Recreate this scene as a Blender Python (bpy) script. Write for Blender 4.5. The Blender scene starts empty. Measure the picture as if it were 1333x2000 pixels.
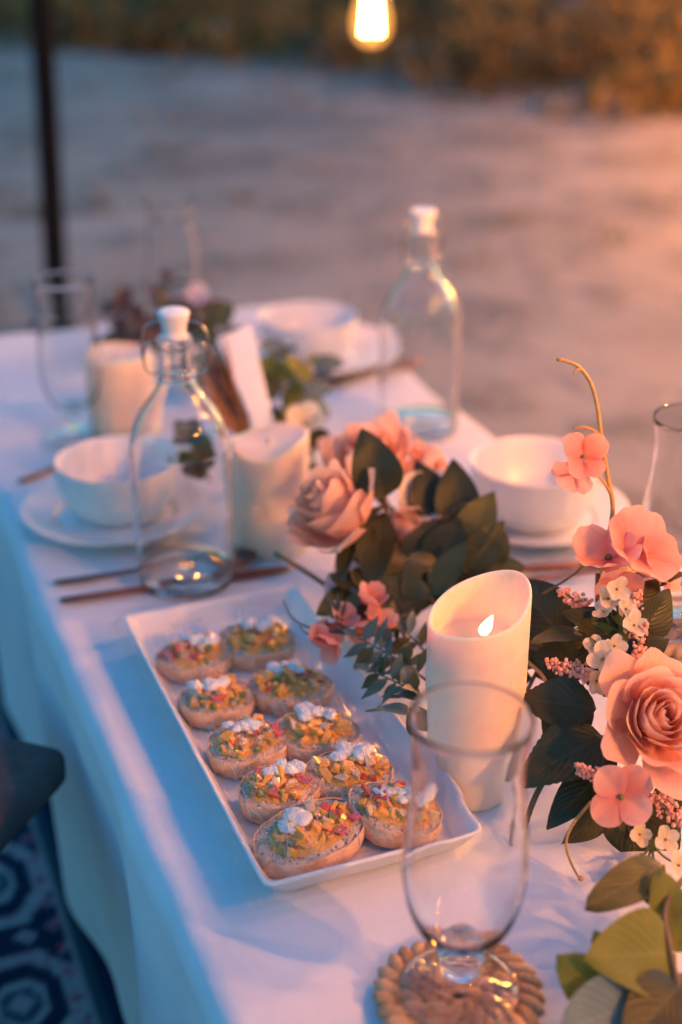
import bpy, bmesh, math, random
import numpy as np
from mathutils import Vector, Matrix, noise as mnoise

scene = bpy.context.scene
col = scene.collection
R = math.radians
random.seed(7)

# ------------------------------------------------------------------ camera
PITCH, YAW, CAMZ, TZ = R(25.0), R(21.6), 1.0, 0.38      # table top is 0.38 m above the ground
cam = bpy.data.objects.new('camera', bpy.data.cameras.new('camera'))
col.objects.link(cam)
cam.location = (0, 0, CAMZ)
cam.rotation_euler = (R(90) - PITCH, 0, -YAW)
cam.data.sensor_fit = 'VERTICAL'
cam.data.sensor_height = 36.0
cam.data.lens = 50.0
cam.data.clip_start = 0.02
cam.data.clip_end = 600
cam.data.dof.use_dof = True
cam.data.dof.focus_distance = 0.985
cam.data.dof.aperture_fstop = 2.5
scene.camera = cam

# ------------------------------------------------------------------ sky, sun, exposure
world = bpy.data.worlds.new('World')
scene.world = world
world.use_nodes = True
wn, wl = world.node_tree.nodes, world.node_tree.links
wn.clear()
sky = wn.new('ShaderNodeTexSky'); sky.sky_type = 'NISHITA'; sky.sun_disc = False
SUN_EL, SUN_ROT = R(2.0), R(75)
sky.sun_elevation = SUN_EL; sky.sun_rotation = SUN_ROT
sky.air_density = 1.3; sky.dust_density = 0.4; sky.ozone_density = 3.0
tint = wn.new('ShaderNodeMix'); tint.data_type = 'RGBA'; tint.blend_type = 'MULTIPLY'
tint.inputs[0].default_value = 1.0
tint.inputs[7].default_value = (0.60, 1.31, 1.70, 1)
bg = wn.new('ShaderNodeBackground'); bg.inputs[1].default_value = 0.15
wo = wn.new('ShaderNodeOutputWorld')
wl.new(sky.outputs[0], tint.inputs[6]); wl.new(tint.outputs[2], bg.inputs[0]); wl.new(bg.outputs[0], wo.inputs[0])

sl = bpy.data.lights.new('sun', 'SUN'); sl.energy = 0.03; sl.angle = R(25); sl.color = (1.0, 0.86, 0.75)
sun = bpy.data.objects.new('sun', sl); col.objects.link(sun)
sd = Vector((math.sin(SUN_ROT) * math.cos(R(8)), math.cos(SUN_ROT) * math.cos(R(8)), math.sin(R(8))))
sun.rotation_euler = sd.to_track_quat('Z', 'Y').to_euler()

BULB_E = 640.0           # emission of the bulb filaments
vs = scene.view_settings
vs.view_transform = 'Standard'; vs.look = 'None'; vs.exposure = 2.2; vs.gamma = 1.0; vs.use_curve_mapping = False
cy = scene.cycles
cy.use_denoising = True
cy.max_bounces = 14; cy.transparent_max_bounces = 24; cy.transmission_bounces = 12; cy.glossy_bounces = 6
cy.sample_clamp_indirect = 30.0
cy.caustics_refractive = True; cy.caustics_reflective = False
cy.blur_glossy = 0.6

# ------------------------------------------------------------------ helpers
fw = np.array([math.sin(YAW) * math.cos(PITCH), math.cos(YAW) * math.cos(PITCH), -math.sin(PITCH)])
rt = np.array([math.cos(YAW), -math.sin(YAW), 0.0])
upv = np.cross(rt, fw)
CAM = np.array([0, 0, CAMZ])
TOCAM, CUP, CRT = Vector(-fw), Vector(upv), Vector(rt)
UP = Vector((0, 0, 1))

def at(x, y, d):
    """a place in the garden, read off the photograph with its distance d in metres"""
    return Vector(CAM + (fw + rt * (x - 666.5) / 2778.0 - upv * (y - 1000) / 2778.0) * d)

def onz(x, y, z=0.0):
    r = fw + rt * (x - 666.5) / 2778.0 - upv * (y - 1000) / 2778.0
    return Vector(CAM + r * ((TZ + z - CAMZ) / r[2]))

def tag(o, label, cat, group=None, kind=None):
    if label: o['label'] = label
    if cat: o['category'] = cat
    if group: o['group'] = group
    if kind: o['kind'] = kind
    return o

def empty(name, loc=(0, 0, 0)):
    o = bpy.data.objects.new(name, None); o.location = loc
    o.empty_display_size = 0.02
    col.objects.link(o)
    return o

def rootloc(o):
    v = Vector((0, 0, 0))
    while o is not None:
        v = v + Vector(o.location); o = o.parent
    return v

def link_mesh(name, me, mat, parent=None, loc=None):
    o = bpy.data.objects.new(name, me); col.objects.link(o)
    if mat is not None and len(me.materials) == 0: me.materials.append(mat)
    if parent is not None: o.parent = parent
    if loc is not None: o.location = loc
    return o

def mk(name, V, F, mat, parent=None, smooth=True, uv=None, world=True):
    """mesh object; V in world coordinates (world=True) or local to the parent"""
    V = [Vector(v) for v in V]
    if parent is not None and world:
        off = rootloc(parent); V = [v - off for v in V]
    me = bpy.data.meshes.new(name)
    me.from_pydata([tuple(v) for v in V], [], F)
    if smooth: me.polygons.foreach_set('use_smooth', [True] * len(me.polygons))
    if uv is not None:
        lay = me.uv_layers.new(name='UVMap')
        idx = np.empty(len(me.loops), dtype=np.int32); me.loops.foreach_get('vertex_index', idx)
        lay.data.foreach_set('uv', np.asarray(uv, dtype=np.float32)[idx].ravel())
    me.update()
    return link_mesh(name, me, mat, parent)

def join_geo(parts):
    V, F, n = [], [], 0
    for v, f in parts:
        V += list(v); F += [tuple(i + n for i in q) for q in f]; n += len(v)
    return V, F

def lathe(prof, seg=48, c=(0, 0, 0), sx=1.0, sy=1.0):
    V, F = [], []
    n = len(prof)
    cx, cy_, cz = c
    for i in range(seg):
        a = 2 * math.pi * i / seg
        for r, z in prof:
            V.append((cx + r * sx * math.cos(a), cy_ + r * sy * math.sin(a), cz + z))
    for i in range(seg):
        j = (i + 1) % seg
        for k in range(n - 1):
            F.append((i * n + k, j * n + k, j * n + k + 1, i * n + k + 1))
    if prof[0][0] > 1e-6 and prof[0] != prof[-1]: F.append(tuple(i * n for i in range(seg))[::-1])
    if prof[-1][0] > 1e-6 and prof[0] != prof[-1]: F.append(tuple(i * n + n - 1 for i in range(seg)))
    return V, F

def smoothline(pts, n=8):
    P = [Vector(p) for p in pts]
    if len(P) < 3:
        return [P[0].lerp(P[-1], i / n) for i in range(n + 1)]
    P = [P[0] * 2 - P[1]] + P + [P[-1] * 2 - P[-2]]
    out = []
    for i in range(1, len(P) - 2):
        for k in range(n):
            t = k / n
            a, b, c, d = P[i - 1], P[i], P[i + 1], P[i + 2]
            out.append(0.5 * ((2 * b) + (c - a) * t + (2 * a - 5 * b + 4 * c - d) * t * t + (3 * b - a - 3 * c + d) * t ** 3))
    out.append(P[-2])
    return out

def smooth2(pts, n=5):
    return [(v.x, v.y) for v in smoothline([(p[0], p[1], 0) for p in pts], n)]

def tube(pts, r0, r1=None, seg=7, n=6, smooth=True):
    L = smoothline(pts, n) if smooth else [Vector(p) for p in pts]
    r1 = r0 if r1 is None else r1
    V, F = [], []
    ref = Vector((0.31, 0.2, 0.93))
    m = len(L)
    for i, p in enumerate(L):
        t = (L[min(i + 1, m - 1)] - L[max(i - 1, 0)])
        t = t.normalized() if t.length > 1e-9 else UP
        a = t.cross(ref)
        a = a.normalized() if a.length > 1e-4 else t.orthogonal().normalized()
        b = t.cross(a)
        r = r0 + (r1 - r0) * i / max(1, m - 1)
        for k in range(seg):
            q = 2 * math.pi * k / seg
            V.append(p + a * (r * math.cos(q)) + b * (r * math.sin(q)))
    for i in range(m - 1):
        for k in range(seg):
            k2 = (k + 1) % seg
            F.append((i * seg + k, i * seg + k2, (i + 1) * seg + k2, (i + 1) * seg + k))
    F.append(tuple(range(seg))[::-1]); F.append(tuple((m - 1) * seg + k for k in range(seg)))
    return V, F

def ring(c, rad, r, axis=UP, seg=28, rs=8, sx=1.0):
    ax = Vector(axis).normalized(); a = ax.orthogonal().normalized(); b = ax.cross(a)
    V, F = [], []
    for i in range(seg):
        q = 2 * math.pi * i / seg
        d = a * math.cos(q) + b * math.sin(q)
        for k in range(rs):
            w = 2 * math.pi * k / rs
            V.append(Vector(c) + d * (rad + r * math.cos(w)) + ax * (r * math.sin(w)))
    for i in range(seg):
        j = (i + 1) % seg
        for k in range(rs):
            k2 = (k + 1) % rs
            F.append((i * rs + k, j * rs + k, j * rs + k2, i * rs + k2))
    return V, F

_ico = {}
def ico(sub):
    if sub not in _ico:
        b = bmesh.new(); bmesh.ops.create_icosphere(b, subdivisions=sub, radius=1.0)
        _ico[sub] = ([v.co.copy() for v in b.verts], [tuple(v.index for v in f.verts) for f in b.faces]); b.free()
    return _ico[sub]

def blob(c, s, sub=2, amp=0.0, fr=1.0, seed=0, rot=None):
    V, F = ico(sub)
    out = []
    sd_ = Vector((seed * 3.1, seed * 1.7, seed * 0.9))
    for v in V:
        k = 1 + amp * mnoise.noise(v * fr + sd_) if amp else 1
        p = Vector((v.x * s[0], v.y * s[1], v.z * s[2])) * k
        if rot is not None: p = rot @ p
        out.append(Vector(c) + p)
    return out, F

def box(x0, x1, y0, y1, z0, z1):
    V = [(x, y, z) for x in (x0, x1) for y in (y0, y1) for z in (z0, z1)]
    F = [(0, 1, 3, 2), (4, 6, 7, 5), (0, 4, 5, 1), (2, 3, 7, 6), (0, 2, 6, 4), (1, 5, 7, 3)]
    return V, F

def bevel_mesh(V, F, w, seg=2):
    b = bmesh.new()
    vs_ = [b.verts.new(v) for v in V]
    for f in F: b.faces.new([vs_[i] for i in f])
    bmesh.ops.recalc_face_normals(b, faces=b.faces)
    bmesh.ops.bevel(b, geom=list(b.edges), offset=w, segments=seg, profile=0.6, affect='EDGES')
    b.verts.ensure_lookup_table()
    for i, v in enumerate(b.verts): v.index = i
    out = [v.co.copy() for v in b.verts], [tuple(v.index for v in f.verts) for f in b.faces]
    b.free()
    return out

# ------------------------------------------------------------------ materials
def M(name, base=(0.8, 0.8, 0.8), rough=0.5, metal=0.0, spec=0.5):
    m = bpy.data.materials.new(name); m.use_nodes = True
    b = m.node_tree.nodes['Principled BSDF']
    b.inputs['Base Color'].default_value = (*base, 1)
    b.inputs['Roughness'].default_value = rough
    b.inputs['Metallic'].default_value = metal
    b.inputs['Specular IOR Level'].default_value = spec
    m['bsdf'] = b.name
    return m

def N(m, t): return m.node_tree.nodes.new(t)
def LK(m, a, b): m.node_tree.links.new(a, b)
def B(m): return m.node_tree.nodes['Principled BSDF']

def coords(m, scale=(1, 1, 1), src='Object'):
    tc = N(m, 'ShaderNodeTexCoord'); mp = N(m, 'ShaderNodeMapping')
    mp.inputs['Scale'].default_value = scale
    LK(m, tc.outputs[src], mp.inputs[0])
    return mp.outputs[0]

def noise_fac(m, scale, detail=4, rough=0.6, stretch=(1, 1, 1), lo=0.35, hi=0.65, src='Object'):
    n = N(m, 'ShaderNodeTexNoise'); n.inputs['Scale'].default_value = scale
    n.inputs['Detail'].default_value = detail; n.inputs['Roughness'].default_value = rough
    LK(m, coords(m, stretch, src), n.inputs['Vector'])
    r = N(m, 'ShaderNodeMapRange'); r.inputs[1].default_value = lo; r.inputs[2].default_value = hi
    LK(m, n.outputs['Fac'], r.inputs[0])
    return r.outputs[0]

def mixc(m, fac, a, b, mode='MIX'):
    x = N(m, 'ShaderNodeMix'); x.data_type = 'RGBA'; x.blend_type = mode
    for i, v in ((6, a), (7, b)):
        if isinstance(v, tuple): x.inputs[i].default_value = (*v[:3], 1)
        else: LK(m, v, x.inputs[i])
    if isinstance(fac, (int, float)): x.inputs[0].default_value = fac
    else: LK(m, fac, x.inputs[0])
    return x.outputs[2]

def setcol(m, out): LK(m, out, B(m).inputs['Base Color'])

def bump(m, h, strength=0.3, dist=0.002, bsdf=None):
    b = N(m, 'ShaderNodeBump'); b.inputs['Strength'].default_value = strength; b.inputs['Distance'].default_value = dist
    LK(m, h, b.inputs['Height'])
    LK(m, b.outputs[0], (bsdf or B(m)).inputs['Normal'])
    return b

def vary(m, a, b, scale, **k):
    setcol(m, mixc(m, noise_fac(m, scale, **k), a, b))

def translucent(m, colsock, fac):
    out = m.node_tree.nodes['Material Output']
    t = N(m, 'ShaderNodeBsdfTranslucent'); mx = N(m, 'ShaderNodeMixShader'); mx.inputs[0].default_value = fac
    if isinstance(colsock, tuple): t.inputs[0].default_value = (*colsock, 1)
    else: LK(m, colsock, t.inputs[0])
    LK(m, B(m).outputs[0], mx.inputs[1]); LK(m, t.outputs[0], mx.inputs[2]); LK(m, mx.outputs[0], out.inputs[0])

def schlick(m, f0, f1, p, normal=None):
    lw = N(m, 'ShaderNodeLayerWeight'); lw.inputs[0].default_value = 0.5
    if normal is not None: LK(m, normal, lw.inputs['Normal'])
    pw = N(m, 'ShaderNodeMath'); pw.operation = 'POWER'; pw.inputs[1].default_value = p; LK(m, lw.outputs['Facing'], pw.inputs[0])
    mr = N(m, 'ShaderNodeMapRange'); mr.inputs[3].default_value = f0; mr.inputs[4].default_value = f1; LK(m, pw.outputs[0], mr.inputs[0])
    return mr.outputs[0]

mt = {}
# cloth
m = mt['cloth'] = M('cloth', (0.76, 0.765, 0.78), 0.92, spec=0.15)
vary(m, (0.63, 0.64, 0.655), (0.71, 0.72, 0.735), 9.0, detail=5)
w = N(m, 'ShaderNodeTexNoise'); w.inputs['Scale'].default_value = 900; w.inputs['Detail'].default_value = 2
LK(m, coords(m), w.inputs['Vector'])
wr = N(m, 'ShaderNodeMath'); wr.operation = 'MULTIPLY_ADD'; wr.inputs[1].default_value = 5.0
LK(m, noise_fac(m, 16, 6, 0.65, lo=0.3, hi=0.7), wr.inputs[0]); LK(m, w.outputs['Fac'], wr.inputs[2])
bump(m, wr.outputs[0], 0.3, 0.0006)
B(m).inputs['Sheen Weight'].default_value = 0.2
# ceramic
m = mt['ceramic'] = M('ceramic', (0.80, 0.80, 0.79), 0.22)
vary(m, (0.76, 0.765, 0.76), (0.82, 0.82, 0.81), 30.0)
bump(m, noise_fac(m, 60, 3), 0.05, 0.001)
m = mt['stoneware'] = M('stoneware', (0.74, 0.73, 0.71), 0.33)
vary(m, (0.70, 0.69, 0.67), (0.77, 0.765, 0.75), 45.0, detail=6)
bump(m, noise_fac(m, 120, 3), 0.08, 0.001)
# glass: thin blown walls, and solid pieces
def thin_glass(name, tintc, edge):
    m = bpy.data.materials.new(name); m.use_nodes = True
    nt = m.node_tree; nt.nodes.remove(nt.nodes['Principled BSDF'])
    out = nt.nodes['Material Output']
    tr = N(m, 'ShaderNodeBsdfTransparent'); gl = N(m, 'ShaderNodeBsdfGlossy'); gl.inputs['Roughness'].default_value = 0.015
    fr = schlick(m, 0.04, 0.75, 4.0)
    eg = schlick(m, 0.0, 1.0, 4.0)
    nz = noise_fac(m, 40, 2)
    LK(m, mixc(m, eg, tintc, edge), tr.inputs[0])
    mx = N(m, 'ShaderNodeMixShader')
    LK(m, fr, mx.inputs[0]); LK(m, tr.outputs[0], mx.inputs[1]); LK(m, gl.outputs[0], mx.inputs[2])
    bm = N(m, 'ShaderNodeBump'); bm.inputs['Strength'].default_value = 0.04; bm.inputs['Distance'].default_value = 0.002
    LK(m, nz, bm.inputs['Height']); LK(m, bm.outputs[0], gl.inputs['Normal'])
    LK(m, mx.outputs[0], out.inputs[0])
    return m
mt['glass'] = thin_glass('blown_glass', (0.98, 0.983, 0.985), (0.40, 0.44, 0.50))
m = mt['solid_glass'] = M('solid_glass', (0.97, 0.98, 0.98), 0.0)
B(m).inputs['Transmission Weight'].default_value = 1.0
B(m).inputs['IOR'].default_value = 1.34
bump(m, noise_fac(m, 35, 2), 0.06, 0.002)
# metal
m = mt['copper'] = M('copper', (0.26, 0.12, 0.085), 0.36, 1.0)
vary(m, (0.20, 0.085, 0.06), (0.32, 0.15, 0.10), 60, stretch=(1, 6, 1))
m = mt['wire'] = M('wire', (0.42, 0.42, 0.43), 0.3, 1.0)
vary(m, (0.32, 0.31, 0.3), (0.5, 0.5, 0.5), 90)
m = mt['porcelain'] = M('porcelain', (0.82, 0.81, 0.79), 0.25)
vary(m, (0.79, 0.78, 0.76), (0.84, 0.83, 0.81), 80)
# wax
m = mt['wax'] = M('wax', (0.90, 0.80, 0.66), 0.42, spec=0.35)
vary(m, (0.82, 0.62, 0.46), (0.91, 0.74, 0.59), 22, detail=8, rough=.7)
B(m).inputs['Subsurface Weight'].default_value = 1.0
B(m).inputs['Subsurface Radius'].default_value = (1.0, 0.42, 0.18)
B(m).inputs['Subsurface Scale'].default_value = 0.016
bump(m, noise_fac(m, 38, 6), 0.12, 0.004)
def emit(name, colr, s):
    m = bpy.data.materials.new(name); m.use_nodes = True
    nt = m.node_tree; nt.nodes.remove(nt.nodes['Principled BSDF'])
    e = N(m, 'ShaderNodeEmission'); e.inputs[0].default_value = (*colr, 1); e.inputs[1].default_value = s
    LK(m, e.outputs[0], nt.nodes['Material Output'].inputs[0])
    return m
m = mt['flame'] = emit('flame', (1.0, 0.42, 0.11), 2.6)
_g = N(m, 'ShaderNodeSeparateXYZ'); _c = N(m, 'ShaderNodeValToRGB'); _t = N(m, 'ShaderNodeTexCoord')
_e = _c.color_ramp.elements; _e[0].color = (0.55, 0.16, 0.03, 1); _e[1].color = (0.62, 0.30, 0.16, 1)
_k = _e.new(0.35); _k.color = (1.35, 0.75, 0.28, 1); _k = _e.new(0.6); _k.color = (1.3, 0.62, 0.18, 1)
LK(m, _t.outputs['Generated'], _g.inputs[0]); LK(m, _g.outputs[2], _c.inputs[0]); LK(m, _c.outputs[0], m.node_tree.nodes['Emission'].inputs[0])
WARM = (1.0, 0.37, 0.065)
for _k, _f in (('dim', .085), ('low', 0.34), ('soft', 0.20), ('mid', 0.42), ('high', 0.95), ('bright', 2.9)): mt['filament_' + _k] = emit('filament_' + _k, WARM, BULB_E * _f)
# bulb envelope: amber glass, glowing faintly
m = bpy.data.materials.new('amber_glass'); m.use_nodes = True; mt['amber'] = m
nt = m.node_tree; nt.nodes.remove(nt.nodes['Principled BSDF'])
tr = N(m, 'ShaderNodeBsdfTransparent'); tr.inputs[0].default_value = (1.0, 0.88, 0.66, 1)
em = N(m, 'ShaderNodeEmission'); em.inputs[0].default_value = (1.0, 0.40, 0.08, 1); em.inputs[1].default_value = 0.16
gl = N(m, 'ShaderNodeBsdfGlossy'); gl.inputs['Roughness'].default_value = 0.03
fr = schlick(m, 0.03, 0.5, 5.0)
ad = N(m, 'ShaderNodeAddShader'); mx = N(m, 'ShaderNodeMixShader')
LK(m, tr.outputs[0], ad.inputs[0]); LK(m, em.outputs[0], ad.inputs[1])
LK(m, fr, mx.inputs[0]); LK(m, ad.outputs[0], mx.inputs[1]); LK(m, gl.outputs[0], mx.inputs[2])
LK(m, mx.outputs[0], nt.nodes['Material Output'].inputs[0])
m = mt['black'] = M('black_plastic', (0.015, 0.015, 0.016), 0.5); vary(m, (0.01, 0.01, 0.011), (0.022, 0.021, 0.02), 50)
m = mt['pole'] = M('dark_pole', (0.008, 0.007, 0.007), 0.9, spec=0.1); vary(m, (0.005, 0.0045, 0.005), (0.011, 0.009, 0.008), 18, stretch=(1, 1, .2))

def petal_mat(name, base, edge, trans=0.45, streak=0.5):
    """UV v runs from the petal's foot to its lip; lips of these silk petals are paler"""
    m = M(name, base, 0.6, spec=0.2)
    tc = N(m, 'ShaderNodeTexCoord'); sp = N(m, 'ShaderNodeSeparateXYZ'); LK(m, tc.outputs['UV'], sp.inputs[0])
    r = N(m, 'ShaderNodeMapRange'); r.inputs[1].default_value = 0.25; r.inputs[2].default_value = 1.0
    LK(m, sp.outputs[1], r.inputs[0])
    c = mixc(m, r.outputs[0], base, edge)
    v = noise_fac(m, 3.0, 3, stretch=(22, .7, 1), src='UV')
    dk = tuple(x * 0.8 for x in base)
    mm = N(m, 'ShaderNodeMath'); mm.operation = 'MULTIPLY'; mm.inputs[1].default_value = streak; LK(m, v, mm.inputs[0])
    c = mixc(m, mm.outputs[0], c, dk)
    oi = N(m, 'ShaderNodeObjectInfo'); rr_ = N(m, 'ShaderNodeMapRange'); rr_.inputs[4].default_value = 0.35; LK(m, oi.outputs['Random'], rr_.inputs[0])
    c = mixc(m, rr_.outputs[0], c, tuple(min(1, x * .55 + .42) for x in edge))
    setcol(m, c)
    bump(m, v, 0.12, 0.002)
    translucent(m, c, trans)
    return m
mt['rose'] = petal_mat('rose_petal', (0.90, 0.38, 0.23), (0.95, 0.67, 0.52))
mt['rose_pale'] = petal_mat('pale_rose_petal', (0.95, 0.42, 0.25), (0.97, 0.64, 0.45))
mt['coral'] = petal_mat('coral_petal', (0.80, 0.20, 0.14), (0.90, 0.52, 0.42), 0.45)
mt['cream'] = petal_mat('cream_petal', (0.74, 0.60, 0.36), (0.84, 0.76, 0.62), 0.35)
mt['lilac'] = petal_mat('lilac_petal', (0.55, 0.46, 0.58), (0.72, 0.66, 0.74), 0.3)

def leaf_mat(name, a, b, rib, trans=0.15, rough=0.4):
    m = M(name, a, rough, spec=0.3)
    tc = N(m, 'ShaderNodeTexCoord'); sp = N(m, 'ShaderNodeSeparateXYZ'); LK(m, tc.outputs['UV'], sp.inputs[0])
    s = N(m, 'ShaderNodeMath'); s.operation = 'SUBTRACT'; s.inputs[1].default_value = 0.5; LK(m, sp.outputs[0], s.inputs[0])
    ab = N(m, 'ShaderNodeMath'); ab.operation = 'ABSOLUTE'; LK(m, s.outputs[0], ab.inputs[0])
    r = N(m, 'ShaderNodeMapRange'); r.inputs[1].default_value = 0.012; r.inputs[2].default_value = 0.035
    r.inputs[3].default_value = 1.0; r.inputs[4].default_value = 0.0; LK(m, ab.outputs[0], r.inputs[0])
    # side veins: a wave along v + |u|
    ad = N(m, 'ShaderNodeMath'); ad.operation = 'MULTIPLY_ADD'; ad.inputs[1].default_value = -0.9
    LK(m, ab.outputs[0], ad.inputs[0]); LK(m, sp.outputs[1], ad.inputs[2])
    sn = N(m, 'ShaderNodeMath'); sn.operation = 'MULTIPLY'; sn.inputs[1].default_value = 55; LK(m, ad.outputs[0], sn.inputs[0])
    si = N(m, 'ShaderNodeMath'); si.operation = 'SINE'; LK(m, sn.outputs[0], si.inputs[0])
    c = mixc(m, noise_fac(m, 35, 4), a, b)
    k = N(m, 'ShaderNodeMath'); k.operation = 'MULTIPLY'; k.inputs[1].default_value = 0.6; LK(m, r.outputs[0], k.inputs[0])
    c = mixc(m, k.outputs[0], c, rib)
    oi = N(m, 'ShaderNodeObjectInfo'); rr_ = N(m, 'ShaderNodeMapRange'); rr_.inputs[4].default_value = 0.55; LK(m, oi.outputs['Random'], rr_.inputs[0])
    c = mixc(m, rr_.outputs[0], c, tuple(x * 1.7 for x in a))
    sp_ = noise_fac(m, 90, 5, 0.7, lo=0.62, hi=0.70)
    c = mixc(m, sp_, c, tuple(x * y for x, y in zip(b, (1.5, 1.0, .6))))
    setcol(m, c)
    bump(m, si.outputs[0], 0.18, 0.0012)
    translucent(m, c, trans)
    return m
mt['leaf_dark'] = leaf_mat('dark_leaf', (0.028, 0.030, 0.011), (0.050, 0.052, 0.018), (0.085, 0.08, 0.03), 0.10)
mt['leaf_green'] = leaf_mat('green_leaf', (0.065, 0.065, 0.020), (0.10, 0.098, 0.032), (0.14, 0.135, 0.055), 0.2)
mt['leaf_grey'] = leaf_mat('grey_leaf', (0.085, 0.11, 0.08), (0.14, 0.17, 0.12), (0.2, 0.22, 0.16), 0.15)
mt['euca'] = leaf_mat('eucalyptus_leaf', (0.13, 0.135, 0.022), (0.20, 0.20, 0.035), (0.25, 0.25, 0.07), 0.3, 0.6)
mt['euca_blue'] = leaf_mat('blue_eucalyptus_leaf', (0.10, 0.15, 0.14), (0.16, 0.21, 0.18), (0.22, 0.27, 0.22), 0.15, 0.6)
mt['leaf_brown'] = leaf_mat('dried_leaf', (0.06, 0.035, 0.028), (0.11, 0.06, 0.045), (0.13, 0.08, 0.05), 0.1)
mt['leaf_orange'] = leaf_mat('orange_leaf', (0.50, 0.20, 0.05), (0.42, 0.16, 0.05), (0.55, 0.3, 0.12), 0.3)
m = mt['stem'] = M('stem', (0.12, 0.08, 0.035), 0.6); vary(m, (0.09, 0.06, 0.028), (0.16, 0.11, 0.045), 40)
m = mt['stem_gold'] = M('golden_stem', (0.48, 0.25, 0.06), 0.5); vary(m, (0.40, 0.22, 0.05), (0.55, 0.30, 0.08), 60)
m = mt['stem_green'] = M('green_stem', (0.14, 0.15, 0.05), 0.55); vary(m, (0.11, 0.12, 0.04), (0.2, 0.2, 0.07), 50)
m = mt['berry'] = M('berry', (0.72, 0.30, 0.24), 0.35); vary(m, (0.76, 0.28, 0.18), (0.90, 0.54, 0.40), 160)
m = mt['eye'] = M('flower_eye', (0.16, 0.14, 0.03), 0.6); vary(m, (0.12, 0.1, 0.02), (0.25, 0.2, 0.05), 300)
m = mt['seed_white'] = M('pale_bud', (0.7, 0.62, 0.45), 0.5); vary(m, (0.62, 0.55, 0.4), (0.76, 0.7, 0.52), 200)
# food
m = mt['crumb'] = M('bread_crumb', (0.72, 0.52, 0.34), 0.85, spec=0.2)
vo = N(m, 'ShaderNodeTexVoronoi'); vo.inputs['Scale'].default_value = 300; LK(m, coords(m), vo.inputs['Vector'])
nf = noise_fac(m, 120, 6)
c = mixc(m, nf, (0.78, 0.54, 0.37), (0.92, 0.75, 0.58))
rr = N(m, 'ShaderNodeMapRange'); rr.inputs[1].default_value = 0.1; rr.inputs[2].default_value = 0.35; LK(m, vo.outputs['Distance'], rr.inputs[0])
setcol(m, mixc(m, rr.outputs[0], (0.46, 0.25, 0.13), c))
ad2 = N(m, 'ShaderNodeMath'); ad2.operation = 'ADD'; LK(m, rr.outputs[0], ad2.inputs[0]); LK(m, nf, ad2.inputs[1])
bump(m, ad2.outputs[0], 1.0, 0.004)
B(m).inputs['Subsurface Weight'].default_value = 0.08; B(m).inputs['Subsurface Scale'].default_value = 0.004
m = mt['crust'] = M('bread_crust', (0.55, 0.26, 0.11), 0.6, spec=0.3)
vary(m, (0.66, 0.33, 0.15), (0.88, 0.60, 0.39), 60, detail=6)
bump(m, noise_fac(m, 180, 5), 0.5, 0.002)
def food(name, a, b, rough=0.15):
    m = M(name, a, rough); vary(m, a, b, 140)
    B(m).inputs['Subsurface Weight'].default_value = 0.35; B(m).inputs['Subsurface Scale'].default_value = 0.004
    B(m).inputs['Subsurface Radius'].default_value = (1, .5, .25)
    return m
mt['mango'] = food('yellow_dice', (0.88, 0.36, 0.025), (0.90, 0.48, 0.06))
mt['relish'] = food('relish', (0.88, 0.50, 0.12), (0.80, 0.34, 0.05), 0.16)
bump(mt['relish'], noise_fac(mt['relish'], 320, 4), 0.8, 0.002)
mt['red'] = food('red_dice', (0.62, 0.05, 0.025), (0.72, 0.13, 0.05))
mt['green'] = food('green_dice', (0.13, 0.17, 0.02), (0.26, 0.27, 0.04))
mt['onion'] = food('pale_dice', (0.72, 0.48, 0.24), (0.78, 0.60, 0.36))
mt['pinkd'] = food('pink_dice', (0.55, 0.07, 0.10), (0.62, 0.16, 0.16))
m = mt['cheese'] = M('fresh_cheese', (0.86, 0.85, 0.82), 0.34)
vary(m, (0.82, 0.81, 0.77), (0.88, 0.875, 0.85), 90)
bump(m, noise_fac(m, 220, 5), 0.5, 0.002)
B(m).inputs['Subsurface Weight'].default_value = 0.3; B(m).inputs['Subsurface Scale'].default_value = 0.004
# cling film
m = bpy.data.materials.new('cling_film'); m.use_nodes = True; mt['film'] = m
nt = m.node_tree; nt.nodes.remove(nt.nodes['Principled BSDF'])
tr = N(m, 'ShaderNodeBsdfTransparent'); tr.inputs[0].default_value = (0.975, 0.975, 0.975, 1)
gl = N(m, 'ShaderNodeBsdfGlossy'); gl.inputs['Roughness'].default_value = 0.15
wv = N(m, 'ShaderNodeTexNoise'); wv.inputs['Scale'].default_value = 1.0; wv.inputs['Detail'].default_value = 5
wv.inputs['Distortion'].default_value = 0.4
LK(m, coords(m, (34, 3.0, 1), 'UV'), wv.inputs['Vector'])
bp = N(m, 'ShaderNodeBump'); bp.inputs['Strength'].default_value = 1.0; bp.inputs['Distance'].default_value = 0.02
LK(m, wv.outputs['Fac'], bp.inputs['Height']); LK(m, bp.outputs[0], gl.inputs['Normal']); fr = schlick(m, 0.055, 0.35, 5.0)
mx = N(m, 'ShaderNodeMixShader')
LK(m, fr, mx.inputs[0]); LK(m, tr.outputs[0], mx.inputs[1]); LK(m, gl.outputs[0], mx.inputs[2])
LK(m, mx.outputs[0], nt.nodes['Material Output'].inputs[0])
m = bpy.data.materials.new('film_pleat'); m.use_nodes = True; mt['pleat'] = m
nt = m.node_tree; nt.nodes.remove(nt.nodes['Principled BSDF'])
tr = N(m, 'ShaderNodeBsdfTransparent'); gl = N(m, 'ShaderNodeBsdfGlossy'); gl.inputs['Roughness'].default_value = 0.14
mx = N(m, 'ShaderNodeMixShader'); LK(m, schlick(m, 0.36, 0.65, 3.0), mx.inputs[0]); LK(m, tr.outputs[0], mx.inputs[1]); LK(m, gl.outputs[0], mx.inputs[2])
LK(m, mx.outputs[0], nt.nodes['Material Output'].inputs[0])
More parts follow.
